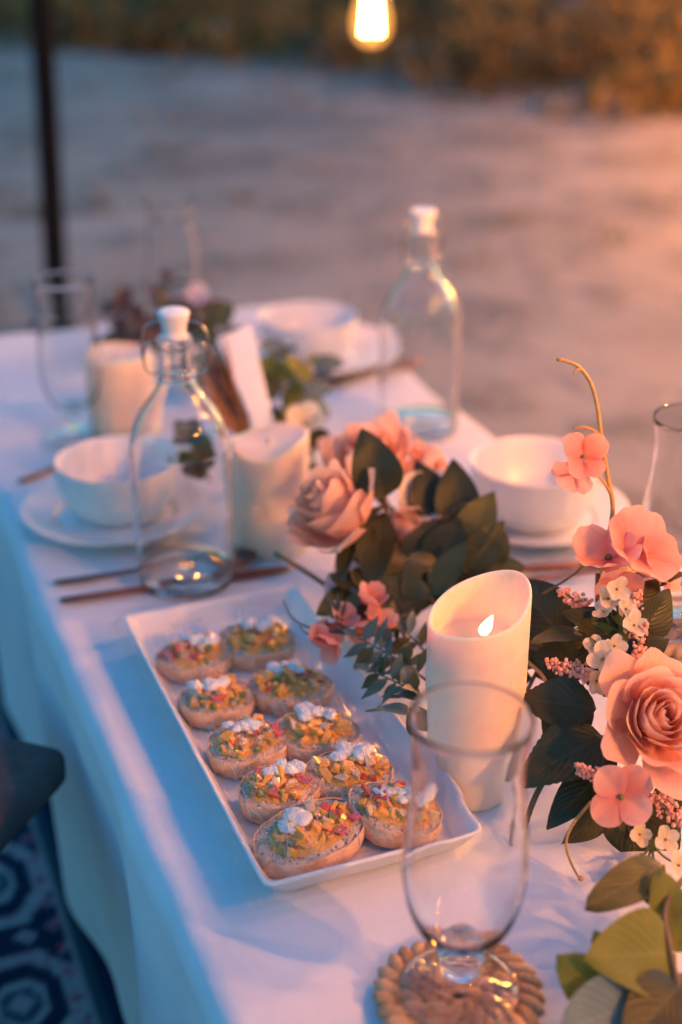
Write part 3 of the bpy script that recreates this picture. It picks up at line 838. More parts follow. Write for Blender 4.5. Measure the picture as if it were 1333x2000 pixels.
# candles -----------------------------------------------------------
def candle(p, r, h, amp, phi0, well, label, seed, flame_off=(0, 0), lit=True, wob=0.002):
    o = empty('pillar_candle', p); tag(o, label, 'candle', 'ivory flameless pillar candles')
    seg = 64; P = Vector(p)
    def top(a): return h + amp * math.cos(a - phi0) + wob * math.sin(2 * a + seed) + wob * .6 * math.sin(3 * a + seed * 2)
    V, F = [], []
    rows = []
    for i in range(seg):
        a = 2 * math.pi * i / seg; t = top(a); c, s = math.cos(a), math.sin(a)
        pr = [(r * .96, 0), (r, .003)] + [(r * (1 + .004 * math.sin(k * 3 + seed)), .003 + (t - .006) * k / 10) for k in range(1, 11)]
        pr += [(r * .992, t - .0012), (r * .965, t), (r * .935, t - .0006), (r * .912, t - .004)]
        fl = h - well
        if not lit: pr += [(r * .90, t - .0026), (r * .84, t - .0030), (r * .76, (t * 3 + h) / 4 - .0034), (r * .66, (t * 2.4 + h) / 3.4 - .0036), (r * .55, (t + h) / 2 - .0038)]
        else: pr += [(r * (.905 - .04 * k / 5), (t - .004) + (fl + .004 - (t - .004)) * k / 5) for k in range(1, 6)]
        pr += [(r * .80, fl), (r * .5, fl - .002), (r * .2, fl - .003)] if lit else [(r * .42, (t + h * 2) / 3 - .004), (r * .3, (t + h * 4) / 5 - .0042), (r * .15, h - .0045)]
        rows.append(len(pr))
        V += [P + Vector((q[0] * c, q[0] * s, q[1])) for q in pr]
    n = rows[0]
    for i in range(seg):
        j = (i + 1) % seg
        for k in range(n - 1): F.append((i * n + k, j * n + k, j * n + k + 1, i * n + k + 1))
    F.append(tuple(i * n for i in range(seg))[::-1]); F.append(tuple(i * n + n - 1 for i in range(seg)))
    mk('wax_body', V, F, mt['wax'], o)
    fl = h - well
    bx, by = P.x + flame_off[0], P.y + flame_off[1]
    mk('wick_holder', *lathe([(0, fl - .003), (.0035, fl - .003), (.003, fl + .004), (0, fl + .0045)], 12, (bx, by, P.z)), mt['seed_white'], o)
    if lit:
        V, F = [], []
        fh = .017
        for i in range(9):
            k = i / 8; w = .0042 * math.sin(math.pi * (k ** .7)) ** .9 + .0003
            ctr = Vector((bx, by, P.z + fl + .003 + fh * k)) + CRT * (.0055 * k * k)
            for j in range(10):
                q = 2 * math.pi * j / 10
                V.append(ctr + CRT * (w * math.cos(q)) + Vector((CUP.x, CUP.y, 0)).normalized() * (w * .55 * math.sin(q)))
        for i in range(8):
            for j in range(10): F.append((i * 10 + j, i * 10 + (j + 1) % 10, (i + 1) * 10 + (j + 1) % 10, (i + 1) * 10 + j))
        F.append(tuple(range(10))[::-1]); F.append(tuple(80 + j for j in range(10)))
        mk('flame', V, F, mt['flame'], o)
phi_r = -YAW                        # towards the right of the camera
q = onz(921, 1525)
candle((q.x, q.y, TZ), .0355, .147, .0135, phi_r + R(25), .028, 'lit ivory pillar candle behind the foreground glass', 1.0, (rt[0] * .004, rt[1] * .004))
q = onz(532, 1062)
candle((q.x, q.y, TZ), .0374, .112, .006, phi_r + R(20), .004, 'ivory pillar candle between the near bottle and the pink rose', 2.4, lit=False, wob=.003)
q = onz(243, 842)
candle((q.x, q.y, TZ), .039, .097, .002, phi_r, .004, 'ivory pillar candle at far left seen through the near bottle', 4.0, lit=False)

# tray and food -----------------------------------------------------
TC = Vector((0.2975, 0.874, TZ))          # middle of the tray
TW, TL = 0.158, 0.378
def rrect(w, l, r, n=6):
    out = []
    for cx, cy_, a0 in ((w / 2 - r, l / 2 - r, 0), (-w / 2 + r, l / 2 - r, 90), (-w / 2 + r, -l / 2 + r, 180), (w / 2 - r, -l / 2 + r, 270)):
        for i in range(n + 1):
            a = R(a0 + 90 * i / n); out.append((cx + r * math.cos(a), cy_ + r * math.sin(a)))
    return out
def tray():
    loops = [(TW - .050, TL - .050, .010, 0.0), (TW - .034, TL - .034, .012, 0.0), (TW - .018, TL - .018, .011, .007), (TW - .004, TL - .004, .007, .0185),
             (TW, TL, .006, .0205), (TW - .001, TL - .001, .006, .0222), (TW - .005, TL - .005, .006, .0222), (TW - .010, TL - .010, .007, .0190),
             (TW - .023, TL - .023, .010, .0078), (TW - .033, TL - .033, .011, .0050), (TW - .048, TL - .048, .011, .0045)]
    V, F = [], []
    for w, l, r, z in loops:
        for x, y in rrect(w, l, r):
            up = .002 * (abs(x) / (TW / 2)) ** 4 * (abs(y) / (TL / 2)) ** 6 if z > .015 else 0
            V.append(TC + Vector((x, y, z + up)))
    n = len(V) // len(loops)
    for k in range(len(loops) - 1):
        for i in range(n):
            j = (i + 1) % n
            F.append((k * n + i, k * n + j, (k + 1) * n + j, (k + 1) * n + i))
    F.append(tuple(range(n))[::-1]); F.append(tuple((len(loops) - 1) * n + i for i in range(n)))
    o = mk('serving_tray', V, F, mt['ceramic']); tag(o, 'long white porcelain tray holding the topped bread slices', 'tray')
tray()

dice_me = {}
def dice_mesh(key, k):
    if (key, k) not in dice_me:
        rnd = random.Random(hash((len(key), k, key[0] == 'm')) % 1000 + k)
        V, F = box(-.5, .5, -.5, .5, -.5, .5)
        V = [Vector(v) + Vector((rnd.uniform(-.30, .30), rnd.uniform(-.30, .30), rnd.uniform(-.28, .28))) for v in V]
        V, F = bevel_mesh(V, F, .09, 1)
        me = bpy.data.meshes.new(key + '_dice'); me.from_pydata([tuple(v) for v in V], [], F)
        me.materials.append(mt[key])
        dice_me[(key, k)] = me
    return dice_me[(key, k)]
DN = {'mango': 'yellow_dice', 'red': 'red_dice', 'green': 'green_dice', 'onion': 'pale_dice', 'pinkd': 'pink_dice'}
def bruschetta(x, y, a, b, rot, tiltx, tilty, seed, label, z0=0.0075, cheese=(0, 0), mixw=(7, 4, 4, 3, 1), cs=1.0, n=30):
    rnd = random.Random(seed)
    o = empty('topped_bread_slice', (x, y, TZ + z0)); tag(o, label, 'canape', 'topped bread slices on the tray')
    Rm = Matrix.Rotation(tilty, 3, 'Y') @ Matrix.Rotation(tiltx, 3, 'X') @ Matrix.Rotation(rot, 3, 'Z')
    H = .0165; seg = 44
    def out(q): return 1 + .13 * mnoise.noise(Vector((math.cos(q) * 1.3, math.sin(q) * 1.3, seed * 2.3))) + .05 * mnoise.noise(Vector((math.cos(q) * 5, math.sin(q) * 5, seed)))
    W = lambda v: Vector((x, y, TZ + z0)) + Rm @ Vector(v)
    # crumb
    V, F = [W((0, 0, H))], []
    rs = 9
    for k in range(1, rs + 1):
        f = k / rs * .965
        for i in range(seg):
            q = 2 * math.pi * i / seg; e = out(q) * f
            px, py = a * e * math.cos(q), b * e * math.sin(q)
            pz = H + .0012 * mnoise.noise(Vector((px * 160, py * 160, seed))) + .0008 * mnoise.noise(Vector((px * 420, py * 420, seed + 9))) - (.0014 if k == rs else 0)
            V.append(W((px, py, pz)))
    for i in range(seg): F.append((0, 1 + i, 1 + (i + 1) % seg))
    for k in range(rs - 1):
        for i in range(seg):
            j = (i + 1) % seg
            F.append((1 + k * seg + i, 1 + (k + 1) * seg + i, 1 + (k + 1) * seg + j, 1 + k * seg + j))
    mk('crumb', V, F, mt['crumb'], o)
    V, F = [], []
    rows = [(.955, H - .0008), (.985, H + .0002), (1.0, H - .0018), (1.01, H * .68), (.995, H * .35), (.95, .0015), (.90, 0)]
    for i in range(seg):
        q = 2 * math.pi * i / seg
        for f, z in rows:
            e = out(q) * f * (1 + .012 * mnoise.noise(Vector((q * 4, z * 300, seed))))
            V.append(W((a * e * math.cos(q), b * e * math.sin(q), z)))
    m_ = len(rows)
    for i in range(seg):
        j = (i + 1) % seg
        for k in range(m_ - 1): F.append((i * m_ + k, i * m_ + k + 1, j * m_ + k + 1, j * m_ + k))
    F.append(tuple(i * m_ + m_ - 1 for i in range(seg)))
    mk('crust', V, F, mt['crust'], o)
    # wet relish the dice sit in
    V, F = [W((0, 0, H + .0035))], []
    for k in range(1, 8):
        for i in range(seg):
            q = 2 * math.pi * i / seg; e = (.80 + .16 * mnoise.noise(Vector((math.cos(q) * 2.2, math.sin(q) * 2.2, seed * 5.1)))) * k / 7
            px, py = a * e * math.cos(q), b * e * math.sin(q)
            V.append(W((px, py, H + (.0034 + .0016 * mnoise.noise(Vector((px * 260, py * 260, seed + 3)))) * (1 - (k / 7) ** 4) - (.0006 if k == 7 else 0))))
    for i in range(seg): F.append((0, 1 + i, 1 + (i + 1) % seg))
    for k in range(6):
        for i in range(seg):
            j = (i + 1) % seg
            F.append((1 + k * seg + i, 1 + (k + 1) * seg + i, 1 + (k + 1) * seg + j, 1 + k * seg + j))
    mk('relish', V, F, mt['relish'], o)
    # diced topping
    keys = ['mango', 'red', 'green', 'onion', 'pinkd']
    for k in range(n):
        key = rnd.choices(keys, (mixw[0] * 2.4, mixw[1] * .7, mixw[2] * .7, mixw[3] * 1.1, mixw[4] * .5))[0]
        q = rnd.uniform(0, 2 * math.pi); f = .80 * math.sqrt(rnd.random())
        px, py = a * f * math.cos(q), b * f * math.sin(q)
        s = rnd.uniform(.0034, .0072) * (1.0 if key != 'green' else .9)
        layer = 0 if k < n * .65 else 1
        d = bpy.data.objects.new(DN[key], dice_mesh(key, rnd.randrange(6))); col.objects.link(d); d.parent = o
        d.location = Rm @ Vector((px * (1 - .25 * layer), py * (1 - .25 * layer), H + .0022 + s * .22 + layer * .0030))
        d.rotation_euler = (rnd.uniform(-.5, .5), rnd.uniform(-.5, .5), rnd.uniform(0, 3))
        d.scale = (s * rnd.uniform(.8, 1.6), s * rnd.uniform(.6, 1.1), s * rnd.uniform(.5, .9))
    # crumbled fresh cheese
    parts = []
    cx, cy_ = cheese
    for k in range(7):
        s = rnd.uniform(.0045, .0078) * cs
        parts.append(blob(W((cx + rnd.gauss(0, .0068) * cs, cy_ + rnd.gauss(0, .0036) * cs, H + .0080 + rnd.uniform(-.0015, .0012))), (s * 1.25, s * rnd.uniform(.75, 1), s * .48), 3, .42, 1.9, seed * 7 + k, Matrix.Rotation(rnd.uniform(0, 3), 3, 'Z')))
    mk('fresh_cheese', *join_geo(parts), mt['cheese'], o)
G = 0.0
BR = [  # x, y, a, b, rot, tiltx, tilty, cheese, mix, label
    (0.2590, 0.9820, 0.0294, 0.0251, .1, .05, 0, (.004, .006), (4, 6, 3, 4, 2), 'bread slice at the far left corner of the tray, by the bottle'),
    (0.3150, 0.9850, 0.0321, 0.0262, -.1, .08, 0, (.002, .010), (7, 4, 2, 4, 1), 'bread slice at the far right corner of the tray'),
    (0.2570, 0.9120, 0.0300, 0.0246, .2, .05, .03, (.0, .009), (8, 3, 4, 2, 1), 'bread slice second from the far end in the left row'),
    (0.3160, 0.9090, 0.0321, 0.0257, -.2, .06, 0, (.0, .011), (7, 3, 5, 2, 0), 'bread slice second from the far end in the right row'),
    (0.2590, 0.8460, 0.0310, 0.0251, .25, .04, 0, (.003, .008), (4, 2, 5, 5, 3), 'bread slice in the middle of the left row under shiny film'),
    (0.3140, 0.8410, 0.0321, 0.0257, -.15, .06, 0, (-.002, .010), (8, 2, 5, 3, 1), 'bread slice in the middle of the right row, yellow dice heaped'),
    (0.2625, 0.7840, 0.0289, 0.0241, .15, .05, 0, (.003, .008), (5, 3, 4, 4, 2), 'bread slice second from the near end in the left row'),
    (0.3165, 0.7830, 0.0321, 0.0257, -.1, .05, 0, (.002, .011), (7, 4, 3, 3, 1), 'bread slice second from the near end in the right row'),
    (0.2665, 0.7290, 0.0418, 0.0273, .42, .06, -.04, (-.004, .007), (9, 3, 4, 3, 2), 'largest bread slice at the near left corner of the tray'),
    (0.3260, 0.7285, 0.0330, 0.0264, -.70, .05, .08, (.006, .006), (8, 4, 3, 3, 0), 'bread slice at the near right corner, partly seen through the glass'),
]
for i, (x, y, a, b, ro, tx, ty, ch, mw, lab) in enumerate(BR):
    bruschetta(x, y, a, b, ro - .2, tx, ty, i + 11, lab, .0065 + (.003 if i == 9 else 0), ch, mw, 0.88 if i != 8 else 1.05, 44 if i != 8 else 60)

def film():
    nx, ny = 84, 150
    w, l = TW + .004, TL + .004
    V, F, UV = [], [], []
    bump_pts = [(b[0] - TC.x + b[7][0], b[1] - TC.y + b[7][1]) for b in BR]
    for j in range(ny + 1):
        for i in range(nx + 1):
            u, v = i / nx, j / ny
            x, y = (u - .5) * (w + .012), (v - .5) * (l + .012)
            z = .0235
            t = 0
            for k, (bx, by) in enumerate(bump_pts):
                d2 = ((x - bx) / .030) ** 2 + ((y - by) / .028) ** 2
                t = max(t, (.0175 if k != 8 else .0205) * math.exp(-d2 * .75))
            ex = min(1, (w / 2 - abs(x)) / .03); ey = min(1, (l / 2 - abs(y)) / .03)
            e = max(0, min(ex, ey))
            z += (t + .0035) * e
            # tension wrinkles fan out along the tray
            fan = x / (.35 + .65 * (v + .15))
            wr = mnoise.noise(Vector((fan * 210, y * 9, 1.0))) * .0020 + mnoise.noise(Vector((fan * 430, y * 12, 5.0))) * .0011
            z += wr * (0.25 + .75 * e)
            over = max(abs(x) - w / 2, abs(y) - l / 2, 0)
            if over > 0:
                z = .0235 - over * 1.8 + .001 * mnoise.noise(Vector((x * 120, y * 120, 2)))
            V.append(TC + Vector((x, y, z))); UV.append((fan * 2 + .5, v))
    for j in range(ny):
        for i in range(nx):
            a = j * (nx + 1) + i
            F.append((a, a + 1, a + nx + 2, a + nx + 1))
    o = mk('cling_film', V, F, mt['film'], uv=UV)
    # gathered pleats of the film, running towards the near end
    rnd = random.Random(21); parts = []
    def fz(x, y):
        t = 0
        for k, (bx, by) in enumerate(bump_pts):
            t = max(t, (.0175 if k != 8 else .0205) * math.exp(-.75 * (((x - bx) / .030) ** 2 + ((y - by) / .028) ** 2)))
        e = max(0, min(1, (w / 2 - abs(x)) / .03, (l / 2 - abs(y)) / .03))
        return .0240 + (t + .0035) * e
    for k in range(170):
        if k < 75: x0, y0 = -TW / 2 + .012 + abs(rnd.gauss(0, .014)), rnd.uniform(-.17, .12)
        elif k < 125:
            bx, by = bump_pts[rnd.choice((8, 8, 6, 9, 7, 4, 5, 6))]; x0, y0 = bx + rnd.gauss(0, .014), by - .006 + rnd.gauss(0, .016)
        else: x0, y0 = rnd.uniform(-TW / 2 + .008, TW / 2 - .008), rnd.uniform(-TL / 2 + .02, TL / 2 - .04)
        ln = rnd.uniform(.010, .034); dx = .10 + .35 * (x0 / TW) + rnd.gauss(0, .10)
        pts = []
        for q in range(6):
            f = q / 5 - .5
            x, y = x0 + dx * ln * f, y0 + ln * f
            x = max(-TW / 2 + .003, min(TW / 2 - .003, x)); y = max(-TL / 2 + .003, min(TL / 2 - .003, y))
            pts.append(TC + Vector((x, y, fz(x, y) + .0002)))
        parts.append(tube(pts, rnd.uniform(.00024, .00048), .00016, 6, 1, smooth=False))
    pl_ = mk('film_pleats', *join_geo(parts), mt['pleat'], o); pl_['kind'] = 'stuff'
    tag(o, 'clear wrinkled cling film stretched over the food tray', 'cling film')
film()
# ================================================================== FLOWERS AND FOLIAGE
def leaf_geo(base, tip, width, nrm=None, fold=.18, bend=.10, shape='oval', n=10, m=6, serr=0.0, twist=0.0):
    base, tip = Vector(base), Vector(tip)
    u = tip - base; L = u.length; ud = u.normalized()
    nrm = Vector(nrm) if nrm is not None else (TOCAM * .7 + CUP * .7)
    s = nrm.cross(ud)
    s = s.normalized() if s.length > 1e-5 else ud.orthogonal().normalized()
    nn = ud.cross(s).normalized()
    if nn.dot(nrm) < 0: nn = -nn
    V, F, UV = [], [], []
    if serr: n *= 3
    for i in range(n + 1):
        k = i / n
        if shape == 'oval': h = math.sin(math.pi * min(1, k ** .85)) ** .8 * (1 - .15 * k)
        elif shape == 'round': h = math.sin(math.pi * min(1, k ** .75)) ** .55
        elif shape == 'lance': h = math.sin(math.pi * k ** .8) ** 1.1
        else: h = (math.sin(math.pi * min(1, k ** .62)) ** .75)          # spade
        h = max(h, .02) * width / 2
        if serr and i % 2: h *= (1 - serr)
        tw = twist * k
        for j in range(m + 1):
            t = 2 * j / m - 1
            side = s * math.cos(tw) + nn * math.sin(tw)
            V.append(base + u * k + side * (h * t) + nn * (-bend * L * (k * k) + .5 * bend * L * math.sin(math.pi * k) + fold * h * abs(t) ** 1.4 + .02 * L * math.sin(k * 9 + t * 2)))
            UV.append((j / m, k))
    for i in range(n):
        for j in range(m):
            a = i * (m + 1) + j
            F.append((a, a + 1, a + m + 2, a + m + 1))
    return V, F, UV
def leaf(root, base, tip, width, mat='leaf_dark', name='leaf', **k):
    V, F, UV = leaf_geo(base, tip, width, **k)
    return mk(name, V, F, mt[mat], root, uv=UV)

def rose(c, axis, Rr, label, mat='rose', seed=1, n=26, openk=1.0, stem=None, sepals=True, spin=0.0):
    rnd = random.Random(seed)
    c = Vector(c); axis = Vector(axis).normalized()
    o = empty('rose', c); tag(o, label, 'rose', 'peach pink silk roses')
    Q = axis.to_track_quat('Z', 'Y').to_matrix()
    nv, nu = 10, 10
    for i in range(n):
        q = i / (n - 1)
        a0 = i * 2.39996 + spin + rnd.uniform(-.2, .2)
        h = Rr * (1.02 - .42 * q ** 1.5)
        rb = Rr * (.05 + .10 * q)
        rm = Rr * (.13 + .62 * q ** 1.1) * (.75 + .25 * openk)
        rtop = Rr * (.07 + .93 * q ** 1.25 * openk)
        half = R(92 - 40 * q)
        curl = Rr * (.02 + .26 * max(0, q - .35))
        ph = rnd.uniform(0, 6); hz = rnd.uniform(.93, 1.06)
        V, F, UV = [], [], []
        for v in range(nv + 1):
            for u in range(nu + 1):
                t = 2 * u / nu - 1
                s = (v / nv) * (1 - .20 * abs(t) ** 2.6 - .02 * math.sin(t * 7 + ph))
                b0, b1, b2 = (1 - s) ** 2, 2 * s * (1 - s), s * s
                r = b0 * rb + b1 * rm * 1.25 + b2 * rtop
                z = b1 * h * .28 + b2 * h * hz
                e = max(0, s - .72) / .28
                r += curl * e * e * (1 + .35 * math.sin(t * 4 + ph)); z -= curl * .95 * e ** 2.2
                wd = half * (math.sin(math.pi * (.10 + .66 * s)) ** .7)
                sq = 1 / max(.35, (rb * 2 + r) / (Rr * .55)) if q > .3 else 1.0
                ang = a0 + t * wd * min(1.15, sq)
                r2 = r * (1 + .07 * t) + Rr * .012 * math.sin(5 * t + ph) * s
                if q > .3: z += Rr * .05 * math.sin(3.5 * t + ph) * s * s
                V.append(c + Q @ Vector((r2 * math.cos(ang), r2 * math.sin(ang), z - Rr * .40)))
                UV.append((u / nu, v / nv))
        for v in range(nv):
            for u in range(nu):
                a = v * (nu + 1) + u
                F.append((a, a + 1, a + nu + 2, a + nu + 1))
        mk('petal', V, F, mt[mat], o, uv=UV)
    bs = c - axis * Rr * .40
    mk('flower_base', *blob(bs - axis * Rr * .06, (Rr * .20, Rr * .20, Rr * .16), 2), mt['stem_green'], o)
    if sepals:
        for k in range(5):
            a = k * 2 * math.pi / 5 + seed
            d = Q @ Vector((math.cos(a), math.sin(a), 0))
            leaf(o, bs - axis * Rr * .1, bs + d * Rr * .55 - axis * Rr * .12, Rr * .22, 'leaf_green', 'sepal', nrm=axis, shape='lance', n=6, m=4)
    if stem:
        pts = [bs - axis * Rr * .15] + [Vector(p) for p in stem]
        mk('stem', *tube(pts, .0021, .0023, 7, 6), mt['stem_green'], o)
    return o

def blossom(root, c, axis, r, mat='coral', seed=0, n=4, cup=.35, spin=None, name='petal', jitter=.2, wide=1.0):
    rnd = random.Random(seed)
    c = Vector(c); axis = Vector(axis).normalized(); Q = axis.to_track_quat('Z', 'Y').to_matrix()
    sp = rnd.uniform(0, 6) if spin is None else spin
    for k in range(n):
        a = sp + 2 * math.pi * k / n + rnd.uniform(-jitter, jitter)
        rr = r * rnd.uniform(.88, 1.1); cu = cup + rnd.uniform(-.22, .22); ph = rnd.uniform(0, 6)
        V, F, UV = [], [], []
        nu, nv = 8, 7
        for v in range(nv + 1):
            for u in range(nu + 1):
                t = 2 * u / nu - 1; s = v / nv
                s2 = s * (1 - .16 * abs(t) ** 2.2)
                hw = rr * .56 * wide * (math.sin(math.pi * (.08 + .66 * s)) ** 1.1)
                x = rr * s2; y = hw * t
                z = cu * rr * (s2 ** 1.6) + .22 * rr * t * t * s * (1 if k % 2 else .6) + .05 * rr * math.sin(6 * t + ph) * s + (.012 * rr * (k % 2)) - .25 * rr * max(0, s - .75)
                V.append(c + Q @ Vector((x * math.cos(a) - y * math.sin(a), x * math.sin(a) + y * math.cos(a), z)))
                UV.append((u / nu, s))
        for v in range(nv):
            for u in range(nu):
                q = v * (nu + 1) + u
                F.append((q, q + 1, q + nu + 2, q + nu + 1))
        mk(name, V, F, mt[mat], root, uv=UV)
    mk('flower_eye', *blob(c + axis * r * .07, (r * .10, r * .10, r * .10), 2, .3, 3, seed), mt['eye'], root)

def spray(pts, label, seed, r=.0078, n=150, group='pink berry sprays', bead=.0015):
    """feathery spike of tiny pink buds on a stem; pts from the stem's foot to the tip"""
    rnd = random.Random(seed)
    o = empty('berry_spray', pts[0]); tag(o, label, 'berry spray', group)
    L = smoothline(pts, 8)
    mk('stem', *tube(L, .0011, .0007, 6, 1, smooth=False), mt['stem_green'], o)
    parts = []
    s0 = .30
    for k in range(n):
        f = s0 + (1 - s0) * rnd.random(); p = L[min(len(L) - 1, int(f * (len(L) - 1)))]
        q = (f - s0) / (1 - s0)
        w = r * (math.sin(math.pi * (.18 + .74 * q))) ** .8
        d = Vector((rnd.gauss(0, 1), rnd.gauss(0, 1), rnd.gauss(0, 1))).normalized() * w * rnd.uniform(.35, 1.1)
        s = bead * rnd.uniform(.6, 1.25)
        parts.append(blob(p + d, (s, s, s * 1.15), 1))
    b = mk('buds', *join_geo(parts), mt['berry'], o); b['kind'] = 'stuff'
    return o

def branch(pts, n, ln, wd, mat, label, seed, name='leafy_branch', cat='branch', group=None, shape='oval', spread=.9, start=.15, stem='stem', sr=.0016, facing=None, bend=.12, droop=0.0):
    rnd = random.Random(seed)
    o = empty(name, pts[0]); tag(o, label, cat, group)
    L = smoothline(pts, 8)
    mk('stem', *tube(L, sr, sr * .5, 6, 1, smooth=False), mt[stem], o)
    m = len(L) - 1
    for k in range(n):
        f = start + (1 - start) * (k + .5) / n
        i = min(m - 1, int(f * m)); p = L[i]; t = (L[i + 1] - L[i]).normalized()
        side = t.cross(facing if facing is not None else (TOCAM * .7 + CUP * .5)).normalized() * (1 if k % 2 else -1)
        d = (t * rnd.uniform(.2, .8) + side * spread + Vector((rnd.gauss(0, .3), rnd.gauss(0, .3), rnd.gauss(0, .3) - droop))).normalized()
        l = ln * rnd.uniform(.75, 1.2)
        nr = (TOCAM * .5 + UP * .6 + Vector((rnd.gauss(0, .35), rnd.gauss(0, .35), rnd.gauss(0, .3))))
        mm = mat if isinstance(mat, str) else rnd.choice(mat)
        q = p + d * l * .1
        leaf(o, p, q + d * l, wd * rnd.uniform(.8, 1.15), mm, nrm=nr, shape=shape, bend=rnd.uniform(-.05, bend), n=8, m=4)
    i = m; leaf(o, L[m], L[m] + (L[m] - L[m - 2]).normalized() * ln * .8, wd * .8, mat if isinstance(mat, str) else mat[0], shape=shape, n=8, m=4)
    return o

# ---- right-hand flowers (by the glass) ----
rose(at(1288, 1402, .955), TOCAM * .92 + CUP * .30 + CRT * .10, .0470, 'large open peach rose at the right edge of the table', 'rose', 4, 26, 1.0,
     [at(1310, 1480, .99), at(1330, 1560, 1.0)], spin=1.2)

lr = empty('rose_leaf_spray', at(1180, 1450, .985)); tag(lr, 'dark serrated rose leaves between the lit candle and the large rose', 'leaves')
mk('stem', *tube([at(1190, 1440, .985), at(1120, 1450, .98), at(1060, 1530, .975), at(1030, 1600, .975), at(1010, 1685, .985)], .0019, .0022, 7), mt['stem'], lr)
leaf(lr, at(1165, 1385, .985), at(1012, 1362, .995), .040, serr=.06, nrm=TOCAM * .8 + UP * .5, shape='oval')
leaf(lr, at(1180, 1440, .975), at(1008, 1528, .965), .046, serr=.06, nrm=TOCAM * .5 + UP * .8, shape='spade')
leaf(lr, at(1190, 1500, .975), at(1068, 1612, .955), .030, nrm=UP * .9 + CRT * .4, shape='oval')
leaf(lr, at(1200, 1545, .965), at(1105, 1655, .955), .030, nrm=TOCAM * .6 + CRT * .5, shape='oval')
leaf(lr, at(1150, 1350, 1.0), at(1060, 1440, 1.01), .040, nrm=TOCAM * .8 + UP * .3, shape='oval')
leaf(lr, at(1200, 1520, .99), at(1130, 1480, 1.0), .04, nrm=TOCAM * .8 + UP * .3, shape='oval')
leaf(lr, at(1230, 1560, .985), at(1330, 1660, .97), .040, nrm=TOCAM * .8 + UP * .3)
leaf(lr, at(1220, 1560, .98), at(1245, 1680, .97), .044, nrm=TOCAM * .8 + UP * .3)
leaf(lr, at(1280, 1540, .995), at(1345, 1600, .99), .04, nrm=TOCAM * .8 + UP * .3)

ll = empty('leaf_sprig', at(1215, 1290, 1.0)); tag(ll, 'dark pointed leaves behind the small white flowers, right of the flame', 'leaves')
mk('stem', *tube([at(1260, 1330, 1.0), at(1215, 1260, 1.0), at(1170, 1230, 1.01), at(1100, 1240, 1.02)], .0017, .0012, 7), mt['stem'], ll)
leaf(ll, at(1212, 1262, 1.0), at(1106, 1190, .995), .034, nrm=TOCAM * .5 + UP * .8, shape='spade', fold=.4)
leaf(ll, at(1140, 1240, 1.005), at(1038, 1247, 1.0), .0165, nrm=UP * .9 + TOCAM * .2, shape='round', mat='leaf_green')
leaf(ll, at(1250, 1240, 1.0), at(1313, 1152, 1.0), .030, nrm=TOCAM * .8 + CRT * .3, shape='spade')
leaf(ll, at(1222, 1300, .99), at(1306, 1245, .985), .026, nrm=TOCAM * .6 + UP * .6, shape='spade')
leaf(ll, at(1105, 1250, 1.06), at(1000, 1130, 1.08), .050, nrm=TOCAM * .8 + CRT * -.1, shape='oval')
leaf(ll, at(1150, 1300, 1.04), at(1030, 1290, 1.07), .04, nrm=TOCAM * .8, shape='oval')
leaf(ll, at(1180, 1250, 1.02), at(1150, 1340, 1.02), .034, nrm=TOCAM * .8, shape='oval')
leaf(ll, at(1235, 1200, 1.03), at(1290, 1130, 1.04), .024, nrm=TOCAM * .8, shape='oval')
leaf(ll, at(1240, 1310, 1.0), at(1345, 1330, 1.0), .03, nrm=TOCAM * .8, shape='oval')
leaf(ll, at(1290, 1145, 1.02), at(1345, 1112, 1.02), .010, nrm=UP, shape='lance', mat='leaf_green')
mk('twig', *tube([at(1060, 1160, 1.06), at(1110, 1130, 1.05), at(1140, 1105, 1.05)], .0011, .0009, 6), mt['stem'], ll)
mk('twig', *tube([at(1027, 1290, 1.06), at(1060, 1320, 1.04), at(1100, 1390, 1.02)], .0016, .0013, 6), mt['stem_gold'], ll)

# tall golden stalk with its blossoms
tv = empty('blossom_stalk', at(1165, 1320, 1.03)); tag(tv, 'tall curved golden stalk with a coral blossom rising above the right bowl', 'flower stalk')
mk('stem', *tube([at(1170, 1330, 1.03), at(1172, 1200, 1.03), at(1178, 1110, 1.03), at(1197, 1000, 1.03), at(1189, 940, 1.03), at(1177, 870, 1.03), at(1168, 800, 1.03), at(1155, 750, 1.03), at(1132, 718, 1.03), at(1108, 706, 1.03), at(1088, 701, 1.03)], .0020, .0012, 8), mt['stem_gold'], tv)
mk('tendril', *tube([at(1172, 850, 1.03), at(1155, 838, 1.027), at(1138, 834, 1.025), at(1120, 838, 1.025)], .0013, .001, 6), mt['stem_gold'], tv)
mk('tendril', *tube([at(1193, 965, 1.03), at(1182, 945, 1.025), at(1168, 930, 1.022), at(1150, 915, 1.02)], .0011, .0009, 6), mt['stem_gold'], tv)
mk('tendril', *tube([at(1138, 722, 1.03), at(1126, 722, 1.028), at(1121, 732, 1.028)], .0010, .0006, 6), mt['stem_gold'], tv)
mk('bud_tip', *blob(at(1096, 703, 1.03), (.0035, .0018, .0016), 1, .2, 2, 1), mt['stem_gold'], tv)
blossom(tv, at(1139, 893, 1.02), TOCAM * .9 + CRT * .25 + CUP * .1, .0190, 'coral', 5, 4, .3, .55, wide=.9)
blossom(tv, at(1122, 925, 1.028), TOCAM * .7 + CRT * -.4 + CUP * -.5, .0165, 'coral', 9, 4, .25, 1.1)

